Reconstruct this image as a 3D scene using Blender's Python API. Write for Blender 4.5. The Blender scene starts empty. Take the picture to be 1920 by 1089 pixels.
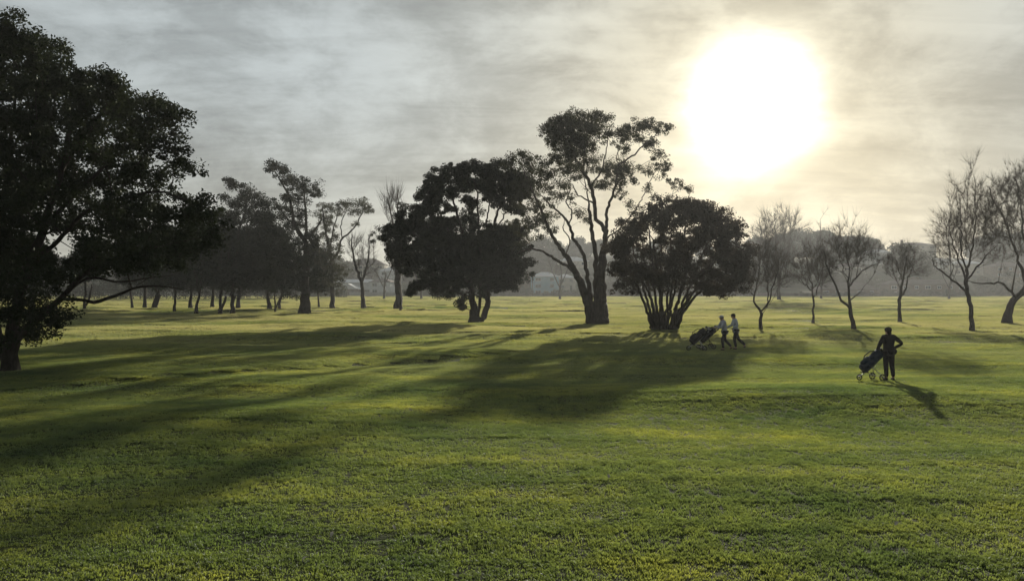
import bpy, bmesh, math, random
import numpy as np
from mathutils import Vector, Matrix, Euler

random.seed(7)
rng = np.random.default_rng(11)
R = math.radians
scene = bpy.context.scene
COL = scene.collection
F = 1450.0; CX = 960.0; HY = 549.0; CAMZ = 2.9
SUN_AZ = math.atan2(1410 - 960, F)            # to the right of straight ahead (+Y)
SUN_EL = math.atan2(549 - 197, math.hypot(F, 450))
SUN_DIR = Vector((math.sin(SUN_AZ) * math.cos(SUN_EL), math.cos(SUN_AZ) * math.cos(SUN_EL), math.sin(SUN_EL)))

# ------------------------------------------------------------------ object helpers
def tag(o, label=None, cat=None, group=None, kind=None):
    if label: o['label'] = label
    if cat: o['category'] = cat
    if group: o['group'] = group
    if kind: o['kind'] = kind
    return o

def empty(name, loc, label=None, cat=None, group=None, rz=0.0):
    o = bpy.data.objects.new(name, None); COL.objects.link(o)
    o.empty_display_size = 0.3
    o.location = loc; o.rotation_euler = (0, 0, rz)
    return tag(o, label, cat, group)

def mesh_from(name, verts, polys, smooth=False):
    """verts (n,3); polys: list of int arrays (k, m)"""
    me = bpy.data.meshes.new(name)
    verts = np.asarray(verts, dtype=np.float32)
    polys = [np.asarray(p, dtype=np.int32) for p in polys if len(p)]
    me.vertices.add(len(verts)); me.vertices.foreach_set('co', verts.ravel())
    loops = np.concatenate([p.ravel() for p in polys])
    tot = np.concatenate([np.full(len(p), p.shape[1], dtype=np.int32) for p in polys])
    start = np.concatenate([[0], np.cumsum(tot)[:-1]]).astype(np.int32)
    me.loops.add(len(loops)); me.loops.foreach_set('vertex_index', loops)
    me.polygons.add(len(tot)); me.polygons.foreach_set('loop_start', start)
    me.polygons.foreach_set('loop_total', tot)
    me.polygons.foreach_set('use_smooth', np.full(len(tot), smooth))
    me.update(calc_edges=True)
    return me

def obj(name, me, mat, parent=None):
    o = bpy.data.objects.new(name, me); COL.objects.link(o)
    if mat: me.materials.append(mat)
    if parent: o.parent = parent
    return o

# ------------------------------------------------------------------ materials
def new_mat(name):
    m = bpy.data.materials.new(name); m.use_nodes = True
    nt = m.node_tree; nt.nodes.clear()
    out = nt.nodes.new('ShaderNodeOutputMaterial')
    return m, nt, out

def nd(nt, t, **kw):
    n = nt.nodes.new(t)
    for k, v in kw.items():
        if k.startswith('i_'): n.inputs[k[2:].replace('_', ' ')].default_value = v
        else: setattr(n, k, v)
    return n

def noise_ramp(nt, vec, scale, stops, detail=4, rough=0.55, vscale=None):
    if vscale is not None:
        mp = nd(nt, 'ShaderNodeMapping'); mp.inputs['Scale'].default_value = vscale
        nt.links.new(vec, mp.inputs['Vector']); vec = mp.outputs[0]
    n = nd(nt, 'ShaderNodeTexNoise'); n.inputs['Scale'].default_value = scale
    n.inputs['Detail'].default_value = detail; n.inputs['Roughness'].default_value = rough
    nt.links.new(vec, n.inputs['Vector'])
    r = nd(nt, 'ShaderNodeValToRGB')
    while len(r.color_ramp.elements) < len(stops): r.color_ramp.elements.new(0.5)
    for e, (p, c) in zip(r.color_ramp.elements, stops):
        e.position = p; e.color = (*c, 1) if len(c) == 3 else c
    nt.links.new(n.outputs['Fac'], r.inputs[0])
    return n, r

def simple(name, col, rough=0.7, metal=0.0, var=0.25, scale=6.0, bump=0.0, spec=0.3):
    m, nt, out = new_mat(name)
    g = nd(nt, 'ShaderNodeNewGeometry')
    a = tuple(c * (1 - var) for c in col); b = tuple(min(1, c * (1 + var)) for c in col)
    n, r = noise_ramp(nt, g.outputs['Position'], scale, [(0.3, a), (0.7, b)])
    p = nd(nt, 'ShaderNodeBsdfPrincipled')
    p.inputs['Roughness'].default_value = rough; p.inputs['Metallic'].default_value = metal
    p.inputs['Specular IOR Level'].default_value = spec
    nt.links.new(r.outputs[0], p.inputs['Base Color'])
    if bump:
        b_ = nd(nt, 'ShaderNodeBump'); b_.inputs['Strength'].default_value = 1.0; b_.inputs['Distance'].default_value = bump
        nt.links.new(n.outputs['Fac'], b_.inputs['Height']); nt.links.new(b_.outputs[0], p.inputs['Normal'])
    nt.links.new(p.outputs[0], out.inputs[0])
    return m

def bark(name, c1, c2, scale=3.0):
    m, nt, out = new_mat(name)
    g = nd(nt, 'ShaderNodeNewGeometry')
    n, r = noise_ramp(nt, g.outputs['Position'], scale, [(0.3, c1), (0.72, c2)], detail=8, rough=0.65, vscale=(3, 3, 0.7))
    p = nd(nt, 'ShaderNodeBsdfPrincipled'); p.inputs['Roughness'].default_value = 0.9
    p.inputs['Specular IOR Level'].default_value = 0.15
    b_ = nd(nt, 'ShaderNodeBump'); b_.inputs['Strength'].default_value = 0.8; b_.inputs['Distance'].default_value = 0.06
    nt.links.new(n.outputs['Fac'], b_.inputs['Height']); nt.links.new(b_.outputs[0], p.inputs['Normal'])
    nt.links.new(r.outputs[0], p.inputs['Base Color']); nt.links.new(p.outputs[0], out.inputs[0])
    return m

def leaf_mat(name, c1, c2, trans=0.3, scale=1.2, gloss=0.02):
    m, nt, out = new_mat(name)
    g = nd(nt, 'ShaderNodeNewGeometry')
    n, r = noise_ramp(nt, g.outputs['Position'], scale, [(0.3, c1), (0.7, c2)], detail=5, rough=0.7)
    d = nd(nt, 'ShaderNodeBsdfDiffuse'); t = nd(nt, 'ShaderNodeBsdfTranslucent')
    hs = nd(nt, 'ShaderNodeHueSaturation'); hs.inputs['Value'].default_value = 1.3; hs.inputs['Hue'].default_value = 0.48
    nt.links.new(r.outputs[0], d.inputs[0]); nt.links.new(r.outputs[0], hs.inputs['Color']); nt.links.new(hs.outputs[0], t.inputs[0])
    mx = nd(nt, 'ShaderNodeMixShader'); mx.inputs[0].default_value = trans
    nt.links.new(d.outputs[0], mx.inputs[1]); nt.links.new(t.outputs[0], mx.inputs[2])
    gl = nd(nt, 'ShaderNodeBsdfGlossy'); gl.inputs['Roughness'].default_value = 0.45
    gl.inputs[0].default_value = (0.8, 0.85, 0.8, 1)
    mx2 = nd(nt, 'ShaderNodeMixShader'); mx2.inputs[0].default_value = gloss
    nt.links.new(mx.outputs[0], mx2.inputs[1]); nt.links.new(gl.outputs[0], mx2.inputs[2])
    nt.links.new(mx2.outputs[0], out.inputs[0])
    return m

def grass_color(nt, pos):
    """turf colour from noise patches, with a sunlit tan put in further up"""
    n1, r1 = noise_ramp(nt, pos, 0.35, [(0.34, (0.034, 0.062, 0.017)), (0.52, (0.076, 0.100, 0.025)), (0.70, (0.150, 0.160, 0.030))],
                        detail=6, rough=0.62, vscale=(0.55, 1.0, 1.0))
    n2, r2 = noise_ramp(nt, pos, 2.2, [(0.36, (0.66, 0.70, 0.70)), (0.52, (1, 1, 1)), (0.70, (1.22, 1.14, 0.9))], detail=5, rough=0.6)
    mu = nd(nt, 'ShaderNodeMix', data_type='RGBA', blend_type='MULTIPLY'); mu.inputs[0].default_value = 1.0
    nt.links.new(r1.outputs[0], mu.inputs[6]); nt.links.new(r2.outputs[0], mu.inputs[7])
    # dry tan drifts, stronger further up: sunlit far turf put into the colour
    n3, r3 = noise_ramp(nt, pos, 0.05, [(0.32, (0, 0, 0)), (0.56, (1, 1, 1))], detail=5, rough=0.6, vscale=(0.6, 1.2, 1))
    sep = nd(nt, 'ShaderNodeSeparateXYZ'); nt.links.new(pos, sep.inputs[0])
    mr = nd(nt, 'ShaderNodeMapRange'); mr.inputs[1].default_value = 22; mr.inputs[2].default_value = 62
    mr.inputs[3].default_value = 0.08; mr.inputs[4].default_value = 0.8
    nt.links.new(sep.outputs[1], mr.inputs[0])
    ml = nd(nt, 'ShaderNodeMath', operation='MULTIPLY'); nt.links.new(r3.outputs[0], ml.inputs[0]); nt.links.new(mr.outputs[0], ml.inputs[1])
    mx = nd(nt, 'ShaderNodeMix', data_type='RGBA'); nt.links.new(ml.outputs[0], mx.inputs[0])
    nt.links.new(mu.outputs[2], mx.inputs[6]); mx.inputs[7].default_value = (0.225, 0.21, 0.112, 1)
    return mx.outputs[2]

def make_grass_mat():
    m, nt, out = new_mat('turf_blades')
    g = nd(nt, 'ShaderNodeNewGeometry')
    col = grass_color(nt, g.outputs['Position'])
    d = nd(nt, 'ShaderNodeBsdfDiffuse'); t = nd(nt, 'ShaderNodeBsdfTranslucent')
    br = nd(nt, 'ShaderNodeMix', data_type='RGBA', blend_type='MULTIPLY'); br.inputs[0].default_value = 1
    nt.links.new(col, br.inputs[6]); br.inputs[7].default_value = (GRASS_T, GRASS_T * 0.98, GRASS_T * 0.7, 1)
    nt.links.new(col, d.inputs[0]); nt.links.new(br.outputs[2], t.inputs[0])
    mx = nd(nt, 'ShaderNodeMixShader'); mx.inputs[0].default_value = 0.55
    nt.links.new(d.outputs[0], mx.inputs[1]); nt.links.new(t.outputs[0], mx.inputs[2])
    gl = nd(nt, 'ShaderNodeBsdfGlossy'); gl.inputs['Roughness'].default_value = 0.5; gl.inputs[0].default_value = (0.9, 0.95, 1.0, 1)
    mx2 = nd(nt, 'ShaderNodeMixShader'); mx2.inputs[0].default_value = 0.07
    nt.links.new(mx.outputs[0], mx2.inputs[1]); nt.links.new(gl.outputs[0], mx2.inputs[2])
    nt.links.new(mx2.outputs[0], out.inputs[0])
    return m

def make_ground_mat():
    m, nt, out = new_mat('turf_soil')
    g = nd(nt, 'ShaderNodeNewGeometry')
    col = grass_color(nt, g.outputs['Position'])
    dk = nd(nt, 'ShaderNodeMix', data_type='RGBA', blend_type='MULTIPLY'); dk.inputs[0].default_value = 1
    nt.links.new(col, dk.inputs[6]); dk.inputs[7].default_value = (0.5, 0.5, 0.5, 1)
    p = nd(nt, 'ShaderNodeBsdfPrincipled'); p.inputs['Roughness'].default_value = 0.95; p.inputs['Specular IOR Level'].default_value = 0.1
    nt.links.new(dk.outputs[2], p.inputs['Base Color'])
    n = nd(nt, 'ShaderNodeTexNoise'); n.inputs['Scale'].default_value = 9; n.inputs['Detail'].default_value = 6
    nt.links.new(g.outputs['Position'], n.inputs['Vector'])
    b_ = nd(nt, 'ShaderNodeBump'); b_.inputs['Strength'].default_value = 1; b_.inputs['Distance'].default_value = 0.05
    nt.links.new(n.outputs['Fac'], b_.inputs['Height']); nt.links.new(b_.outputs[0], p.inputs['Normal'])
    nt.links.new(p.outputs[0], out.inputs[0])
    return m
GRASS_T = 3.9
M = {}
M['grass'] = make_grass_mat()
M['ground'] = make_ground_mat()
M['bark'] = bark('bark_dark', (0.022, 0.018, 0.014), (0.065, 0.055, 0.045))
M['bark_gum'] = bark('bark_gum', (0.028, 0.022, 0.018), (0.085, 0.068, 0.055), 2.0)
M['bark_grey'] = bark('bark_grey', (0.03, 0.025, 0.022), (0.085, 0.07, 0.06), 4.0)
M['twig'] = bark('twigs', (0.045, 0.035, 0.028), (0.10, 0.08, 0.065), 5.0)
M['leaf_big'] = leaf_mat('leaf_broad_evergreen', (0.014, 0.022, 0.009), (0.034, 0.046, 0.018), 0.2)
M['leaf_gum'] = leaf_mat('leaf_gum', (0.022, 0.028, 0.013), (0.055, 0.055, 0.026), 0.42)
M['leaf_dark'] = leaf_mat('leaf_dark_conifer', (0.014, 0.019, 0.010), (0.030, 0.035, 0.018), 0.12)
M['leaf_bush'] = leaf_mat('leaf_bush', (0.028, 0.025, 0.017), (0.060, 0.048, 0.032), 0.4)
M['leaf_far'] = leaf_mat('leaf_far', (0.022, 0.034, 0.016), (0.055, 0.062, 0.030), 0.2, 0.3)
M['leaf_olive'] = leaf_mat('leaf_olive', (0.05, 0.055, 0.022), (0.10, 0.09, 0.04), 0.35)

# ------------------------------------------------------------------ terrain
def sstep(a, b, v):
    t = np.clip((v - a) / (b - a), 0, 1); return t * t * (3 - 2 * t)

def height(x, y):
    x = np.asarray(x, dtype=float); y = np.asarray(y, dtype=float)
    z = 1.25 * sstep(100, 330, y)
    z = z + 0.07 * np.sin(0.21 * x + 0.13 * y + 1.0) + 0.05 * np.sin(0.33 * x - 0.27 * y + 2.2) + 0.035 * np.sin(0.55 * y + 0.17 * x)
    z = z + 0.05 * np.sin(0.62 * y - 0.35 * x + 1.4) * sstep(4, -8, x) + 0.04 * np.sin(0.9 * y + 0.25 * x) * sstep(14, 24, y)
    z = z + 0.012 * np.sin(1.3 * x + 0.9 * y) * np.sin(0.8 * x - 1.1 * y + 0.7)
    z = z + 0.005 * np.sin(3.1 * x + 1.7 * y + 2) * np.sin(2.3 * x - 2.9 * y) * np.exp(-np.clip(y, 0, 99) / 60)
    # worn step running obliquely across the fairway
    s = ((y - 35.3) - (x + 2.7)) / 1.414 + 0.45 * np.sin(0.3 * x)
    along = np.exp(-((x + 6.5) / 8.5) ** 4)
    z = z + 0.15 * (1 + np.tanh(s / 0.38)) * 0.5 * along * np.exp(-np.clip(s, 0, 99) / 6)
    # low teeing mound on the right
    z = z + 0.30 * np.exp(-((x - 7.5) / 6.0) ** 2 - ((y - 21.5) / 3.2) ** 2)
    # falls off a little towards the camera
    z = z - 0.10 * sstep(12, 4, y)
    return z

def ground_at(px, py):
    ys = np.linspace(5, 420, 8000)
    xs = (px - CX) / F * ys
    ray = CAMZ + (HY - py) / F * ys
    d = ray - height(xs, ys)
    k = int(np.argmax(d < 0))
    if d[k] >= 0: k = len(ys) - 1
    return float(ys[k])

def P(px, py, d):
    return np.array([(px - CX) / F * d, d, CAMZ + (HY - py) / F * d])

def hill_height(x, y):
    ridge = 23.5 + 2.0 * np.sin(x * 0.011 + 0.6) + 1.2 * np.sin(x * 0.031)
    ridge = ridge - 6.5 * sstep(-10, -80, x)
    return -1.5 + 2.8 * sstep(325, 340, y) + (ridge - 1.3) * sstep(345, 470, y) - 8 * sstep(480, 680, y)

def grid_axis(parts):
    out = []
    for a, b, s in parts:
        out.append(np.arange(a, b, s))
    out.append(np.array([parts[-1][1]]))
    return np.concatenate(out)

def sheet(name, xs, ys, fn, mat):
    X, Y = np.meshgrid(xs, ys); Z = fn(X, Y)
    v = np.stack([X.ravel(), Y.ravel(), Z.ravel()], 1)
    nx, ny = len(xs), len(ys)
    i = (np.arange(ny - 1)[:, None] * nx + np.arange(nx - 1)[None, :]).ravel()
    f = np.stack([i, i + 1, i + nx + 1, i + nx], 1)
    o = obj(name, mesh_from(name, v, [f], True), mat)
    tag(o, kind='structure')
    return o

gx = grid_axis([(-680, -120, 14), (-120, -30, 2), (-30, 30, 0.3), (30, 120, 2), (120, 680, 14)])
gy = grid_axis([(-90, 0, 3), (0, 50, 0.3), (50, 130, 0.8), (130, 360, 3)])
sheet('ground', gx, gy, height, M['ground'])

m, nt, out = new_mat('hillside_scrub')
g = nd(nt, 'ShaderNodeNewGeometry')
n, r = noise_ramp(nt, g.outputs['Position'], 0.12, [(0.35, (0.03, 0.045, 0.018)), (0.6, (0.07, 0.075, 0.035)), (0.75, (0.13, 0.12, 0.08))], detail=8)
p = nd(nt, 'ShaderNodeBsdfPrincipled'); p.inputs['Roughness'].default_value = 0.95
nt.links.new(r.outputs[0], p.inputs['Base Color']); nt.links.new(p.outputs[0], out.inputs[0])
M['hill'] = m
sheet('hill', np.arange(-690, 691, 10.0), np.arange(322, 691, 6.0), hill_height, M['hill'])

# ------------------------------------------------------------------ grass (one object, instanced turf patches)
def build_grass():
    PATCH = 1.2
    V = []; polys4 = []; polys3 = []; kinds = []
    base = 0
    for k in range(1, 5):
        r_ = np.random.default_rng(100 + k)
        nt_ = 950
        tc = r_.uniform(-PATCH / 2, PATCH / 2, (nt_, 2))
        hgt = 0.85 + 0.3 * np.sin(tc[:, 0] * 2 * np.pi / PATCH * 2 + k) * np.sin(tc[:, 1] * 2 * np.pi / PATCH * 2 + 2 * k) + r_.normal(0, 0.22, nt_)
        keep = r_.random(nt_) < np.clip(hgt + 0.45, 0.6, 1)
        tc = tc[keep]; hgt = np.clip(hgt[keep], 0.35, 1.7)
        nb = 8
        c = np.repeat(tc, nb, 0) + r_.normal(0, 0.016, (len(tc) * nb, 2))
        h = np.repeat(hgt, nb) * 0.029 * r_.uniform(0.55, 1.3, len(c))
        w = 0.0030 * r_.uniform(0.7, 1.6, len(c))
        a = r_.uniform(0, 2 * np.pi, len(c)); lean = r_.uniform(0.1, 1.1, len(c)); la = r_.uniform(0, 2 * np.pi, len(c))
        dx, dy = np.cos(a) * w, np.sin(a) * w
        lx, ly = np.cos(la) * lean * h, np.sin(la) * lean * h
        z0 = np.full(len(c), -0.03)
        n = len(c)
        v = np.zeros((n, 5, 3))
        v[:, 0] = np.stack([c[:, 0] - dx, c[:, 1] - dy, z0], 1)
        v[:, 1] = np.stack([c[:, 0] + dx, c[:, 1] + dy, z0], 1)
        v[:, 2] = np.stack([c[:, 0] + dx * .8 + lx * .35, c[:, 1] + dy * .8 + ly * .35, h * .6], 1)
        v[:, 3] = np.stack([c[:, 0] - dx * .8 + lx * .35, c[:, 1] - dy * .8 + ly * .35, h * .6], 1)
        v[:, 4] = np.stack([c[:, 0] + lx, c[:, 1] + ly, h], 1)
        idx = base + np.arange(n)[:, None] * 5
        polys4.append(idx + np.array([[0, 1, 2, 3]])); polys3.append(idx + np.array([[3, 2, 4]]))
        V.append(v.reshape(-1, 3)); kinds.append(np.full(n * 5, k)); base += n * 5
    pts = []; scl = []
    def fill(y0, y1, s, zs):
        step = PATCH * s
        for y in np.arange(y0, y1, step):
            hw = 0.74 * (y + step) + 5
            off = random.uniform(0, step)
            for x in np.arange(-hw - off, hw, step):
                pts.append((x + random.uniform(-.1, .1) * s, y + random.uniform(-.1, .1) * s)); scl.append((s * 1.24, s * 1.24, zs * random.uniform(.8, 1.2)))
    fill(3.0, 43.8, 1.0, 1.0)
    fill(43.8, 120, 2.0, 1.5)
    fill(120, 335, 5.0, 2.6)
    pts = np.array(pts); scl = np.array(scl)
    z = height(pts[:, 0], pts[:, 1]); e = 0.3
    gxn = (height(pts[:, 0] + e, pts[:, 1]) - height(pts[:, 0] - e, pts[:, 1])) / (2 * e)
    gyn = (height(pts[:, 0], pts[:, 1] + e) - height(pts[:, 0], pts[:, 1] - e)) / (2 * e)
    rots = np.zeros((len(pts), 3))
    for i in range(len(pts)):
        q = Vector((0, 0, 1)).rotation_difference(Vector((-gxn[i], -gyn[i], 1)).normalized())
        q = q @ Euler((0, 0, random.choice([0, 1, 2, 3]) * math.pi / 2)).to_quaternion()
        rots[i] = q.to_euler()
    V.append(np.stack([pts[:, 0], pts[:, 1], z], 1)); kinds.append(np.zeros(len(pts)))
    V = np.concatenate(V); kinds = np.concatenate(kinds).astype(np.int32)
    me = mesh_from('grass', V, [np.concatenate(polys4), np.concatenate(polys3)])
    def attr(nm, typ, arr, key='value'):
        a = me.attributes.new(nm, typ, 'POINT'); a.data.foreach_set(key, np.asarray(arr).ravel())
    n0 = len(V) - len(pts)
    attr('kind', 'INT', kinds)
    attr('pick', 'INT', np.concatenate([np.zeros(n0), rng.integers(0, 4, len(pts))]).astype(np.int32))
    attr('rot', 'FLOAT_VECTOR', np.concatenate([np.zeros((n0, 3)), rots]).astype(np.float32), 'vector')
    attr('scl', 'FLOAT_VECTOR', np.concatenate([np.ones((n0, 3)), scl]).astype(np.float32), 'vector')
    o = obj('grass', me, M['grass'])
    ng = bpy.data.node_groups.new('turf', 'GeometryNodeTree')
    ng.interface.new_socket('Geometry', in_out='INPUT', socket_type='NodeSocketGeometry')
    ng.interface.new_socket('Geometry', in_out='OUTPUT', socket_type='NodeSocketGeometry')
    gi = ng.nodes.new('NodeGroupInput'); go = ng.nodes.new('NodeGroupOutput')
    def named(nm, t):
        a = ng.nodes.new('GeometryNodeInputNamedAttribute'); a.data_type = t; a.inputs['Name'].default_value = nm; return a.outputs['Attribute']
    kd = named('kind', 'INT')
    def sep(k):
        c = ng.nodes.new('FunctionNodeCompare'); c.data_type = 'INT'; c.operation = 'EQUAL'
        ng.links.new(kd, c.inputs[2]); c.inputs[3].default_value = k
        s = ng.nodes.new('GeometryNodeSeparateGeometry'); s.domain = 'POINT'
        ng.links.new(gi.outputs[0], s.inputs[0]); ng.links.new(c.outputs[0], s.inputs[1])
        return s.outputs[0]
    j = ng.nodes.new('GeometryNodeJoinGeometry')
    for k in range(1, 5):
        g2 = ng.nodes.new('GeometryNodeGeometryToInstance'); ng.links.new(sep(k), g2.inputs[0]); ng.links.new(g2.outputs[0], j.inputs[0])
    ip = ng.nodes.new('GeometryNodeInstanceOnPoints')
    ng.links.new(sep(0), ip.inputs['Points']); ng.links.new(j.outputs[0], ip.inputs['Instance'])
    ip.inputs['Pick Instance'].default_value = True
    ng.links.new(named('pick', 'INT'), ip.inputs['Instance Index'])
    ng.links.new(named('rot', 'FLOAT_VECTOR'), ip.inputs['Rotation'])
    ng.links.new(named('scl', 'FLOAT_VECTOR'), ip.inputs['Scale'])
    ng.links.new(ip.outputs[0], go.inputs[0])
    md = o.modifiers.new('turf', 'NODES'); md.node_group = ng
    tag(o, 'short mown green and yellowish grass covering the golf course', 'grass', kind='stuff')
build_grass()

# ------------------------------------------------------------------ tree machinery
def resample(pts, step, jit, r_):
    """pts: (n,4) xyz + radius; Catmull-Rom through them, jittered"""
    pts = np.asarray(pts, float)
    out = [pts[0]]
    for i in range(len(pts) - 1):
        p0 = pts[max(i - 1, 0)]; p1 = pts[i]; p2 = pts[i + 1]; p3 = pts[min(i + 2, len(pts) - 1)]
        n = max(1, int(np.linalg.norm(p2[:3] - p1[:3]) / step))
        for k in range(1, n + 1):
            t = k / n
            q = 0.5 * ((2 * p1) + (-p0 + p2) * t + (2 * p0 - 5 * p1 + 4 * p2 - p3) * t * t + (-p0 + 3 * p1 - 3 * p2 + p3) * t ** 3)
            q[3] = p1[3] * (1 - t) + p2[3] * t
            if not (i == len(pts) - 2 and k == n): q[:3] += r_.normal(0, jit, 3)
            out.append(q)
    return np.array(out)

def attach(nodes, par, rad, A, bf=0.35, tip=0.01, expo=2.4):
    """minimal-path-length growth from a skeleton to the attractor points A"""
    nodes = list(nodes); par = list(par); rad = list(rad)
    n0 = len(nodes)
    N = np.array(nodes)
    plen = np.zeros(n0)
    for i in range(1, n0):
        plen[i] = plen[par[i]] + np.linalg.norm(N[i] - N[par[i]]) if par[i] >= 0 else 0
    D = np.linalg.norm(A[:, None, :] - N[None, :, :], axis=2)
    C = D + bf * plen[None, :]
    bp = np.argmin(C, 1); bc = C[np.arange(len(A)), bp]; bd = D[np.arange(len(A)), bp]
    alive = np.ones(len(A), bool)
    plen = list(plen)
    for _ in range(len(A)):
        i = int(np.argmin(np.where(alive, bc, 1e9)))
        alive[i] = False
        p_ = int(bp[i]); L = bd[i]
        # mid point for long reaches gives curved branches
        if L > 0.9 * SP[0]:
            q = (np.array(nodes[p_]) + A[i]) / 2 + rng.normal(0, 0.07 * L, 3) + np.array([0, 0, 0.06 * L])
            nodes.append(q); par.append(p_); rad.append(0); plen.append(plen[p_] + L / 2); p_ = len(nodes) - 1
        nodes.append(A[i]); par.append(p_); rad.append(0); plen.append(plen[p_] + L / 2 if L > 0.9 * SP[0] else plen[p_] + L)
        me_ = len(nodes) - 1
        d = np.linalg.norm(A - A[i], axis=1); c = d + bf * plen[me_]
        up = alive & (c < bc)
        bp[up] = me_; bc[up] = c[up]; bd[up] = d[up]
    N = np.array(nodes); par = np.array(par); rad = np.array(rad)
    # pipe-model radii for the grown part
    acc = np.zeros(len(N)); tips = np.ones(len(N), bool); tips[par[par >= 0]] = False
    rr = np.zeros(len(N))
    for i in range(len(N) - 1, -1, -1):
        if i >= n0:
            rr[i] = tip if tips[i] else acc[i] ** (1 / expo)
            acc[par[i]] += rr[i] ** expo
        else:
            rr[i] = rad[i]
    for i in range(n0, len(N)):
        if rr[i] > 0.8 * rr[par[i]]: rr[i] = 0.8 * rr[par[i]] if par[i] < n0 else min(rr[i], rr[par[i]])
    # smoothing of the grown part
    for _ in range(2):
        S = np.zeros_like(N); cnt = np.zeros(len(N))
        ok = par >= 0
        np.add.at(S, par[ok], N[ok]); np.add.at(cnt, par[ok], 1)
        S[ok] += N[par[ok]]; cnt[ok] += 1
        avg = S / np.maximum(cnt, 1)[:, None]
        mv = np.arange(len(N)) >= n0
        mv &= ~tips
        N[mv] = 0.55 * N[mv] + 0.45 * avg[mv]
    return N, par, rr, tips, n0
SP = [0.6]
KL = 3.0

def tubes(N, par, rr, sel):
    """one frustum per edge, rings share a frame at each node"""
    ok = (par >= 0) & sel
    ch = np.nonzero(ok)[0]
    if not len(ch): return np.zeros((0, 3)), []
    E = N[ch] - N[par[ch]]; L = np.linalg.norm(E, axis=1)
    ch = ch[L > 1e-5]; E = N[ch] - N[par[ch]]; E /= np.linalg.norm(E, axis=1)[:, None]
    ndir = np.zeros_like(N)
    ndir[ch] = E
    best = np.full(len(N), -1); br = np.zeros(len(N))
    for k, c in enumerate(ch):
        p_ = par[c]
        if rr[c] > br[p_] : br[p_] = rr[c]; best[p_] = k
    has = best >= 0
    ndir[has] = ndir[has] + E[best[has]]
    ndir /= np.maximum(np.linalg.norm(ndir, axis=1), 1e-9)[:, None]
    main = best[par[ch]] == np.arange(len(ch))
    dA = np.where(main[:, None], ndir[par[ch]], E); dB = ndir[ch]
    rA = np.where(main, rr[par[ch]], np.minimum(rr[par[ch]], rr[ch] * 1.25)); rB = rr[ch]
    rA = np.where(main & (rA > 2.2 * rB), 2.2 * rB, rA)
    Vs = []; Fs = []; base = 0
    for lo, hi, s in ((0.12, 9, 10), (0.035, 0.12, 6), (0, 0.035, 3)):
        g = (rB >= lo) & (rB < hi)
        if not g.any(): continue
        def ring(c, d, r):
            ref = np.array([0.35, 0.25, 0.12]); ref /= np.linalg.norm(ref)
            refs = np.where((np.abs(d @ ref) > 0.93)[:, None], np.array([[-.3, .6, .1]]), ref[None, :])
            u = np.cross(d, refs); u /= np.linalg.norm(u, axis=1)[:, None]
            v = np.cross(d, u)
            a = np.arange(s) * 2 * np.pi / s
            wob = 1 + (0.10 * np.sin(a * 3 + c[:, :1] * 3) if s == 10 else 0 * a)
            return c[:, None, :] + (r[:, None] * wob)[:, :, None] * (np.cos(a)[None, :, None] * u[:, None, :] + np.sin(a)[None, :, None] * v[:, None, :])
        cA = N[par[ch[g]]]; cB = N[ch[g]]
        a_ = ring(cA, dA[g], rA[g]); b_ = ring(cB, dB[g], rB[g])
        n = g.sum()
        Vs.append(np.concatenate([a_, b_], 1).reshape(-1, 3))
        idx = base + np.arange(n)[:, None, None] * 2 * s
        k = np.arange(s); k2 = (k + 1) % s
        f = np.stack([k, k2, k2 + s, k + s], 1)[None]
        Fs.append((idx + f).reshape(-1, 4)); base += n * 2 * s
    return np.concatenate(Vs), Fs

def leaves(C, k, sigma, size, r_, droop=0.0, flat=0.75):
    c = np.repeat(C, k, 0)
    ts = np.repeat(r_.uniform(.45, 1.35, len(C)), k)[:, None]
    q = r_.normal(0, 1, c.shape); ql = np.linalg.norm(q, axis=1)[:, None]
    q = q / np.maximum(ql, 1e-6) * np.minimum(ql, 1.9)
    c = c + q * ts * np.array([sigma, sigma, sigma * flat])
    n = len(c)
    a = r_.normal(0, 1, (n, 3)); a[:, 2] = a[:, 2] * 0.7 - droop
    a /= np.linalg.norm(a, axis=1)[:, None]
    b = np.cross(a, r_.normal(0, 1, (n, 3))); b /= np.linalg.norm(b, axis=1)[:, None]
    s = size * r_.uniform(0.6, 1.35, n)[:, None]
    a = a * s * 0.5; b = b * s * 0.27
    v = np.stack([c - a, c - b * 1.0 - a * 0.1, c + a, c + b - a * 0.1], 1)
    f = np.arange(n)[:, None] * 4 + np.arange(4)[None]
    return v.reshape(-1, 3), f

def twigs(C, dirs, k, length, rad, r_, spread=0.7, up=0.25):
    c = np.repeat(C, k, 0); d = np.repeat(dirs, k, 0) + r_.normal(0, spread, (len(c), 3)) + np.array([0, 0, up])
    d /= np.linalg.norm(d, axis=1)[:, None]
    c = c + d * 0
    L = length * r_.uniform(0.4, 1.2, len(c))[:, None]
    u = np.cross(d, r_.normal(0, 1, c.shape)); u /= np.linalg.norm(u, axis=1)[:, None]; w = np.cross(d, u)
    bend = r_.normal(0, 0.05, c.shape) * L
    mid = c + d * L * 0.5 + bend; tip = c + d * L + bend * 1.3 + np.array([0, 0, 0.08]) * L
    vs = []
    for q, rr_ in ((c, rad), (mid, rad * 0.7)):
        for a in (0, 2.094, 4.189):
            vs.append(q + rr_ * (math.cos(a) * u + math.sin(a) * w))
    vs.append(tip)
    v = np.stack(vs, 1)
    n = len(c); i = np.arange(n)[:, None] * 7
    f4 = np.concatenate([i + np.array([[0, 1, 4, 3]]), i + np.array([[1, 2, 5, 4]]), i + np.array([[2, 0, 3, 5]])])
    f3 = np.concatenate([i + np.array([[3, 4, 6]]), i + np.array([[4, 5, 6]]), i + np.array([[5, 3, 6]])])
    return v.reshape(-1, 3), f4, f3

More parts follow.
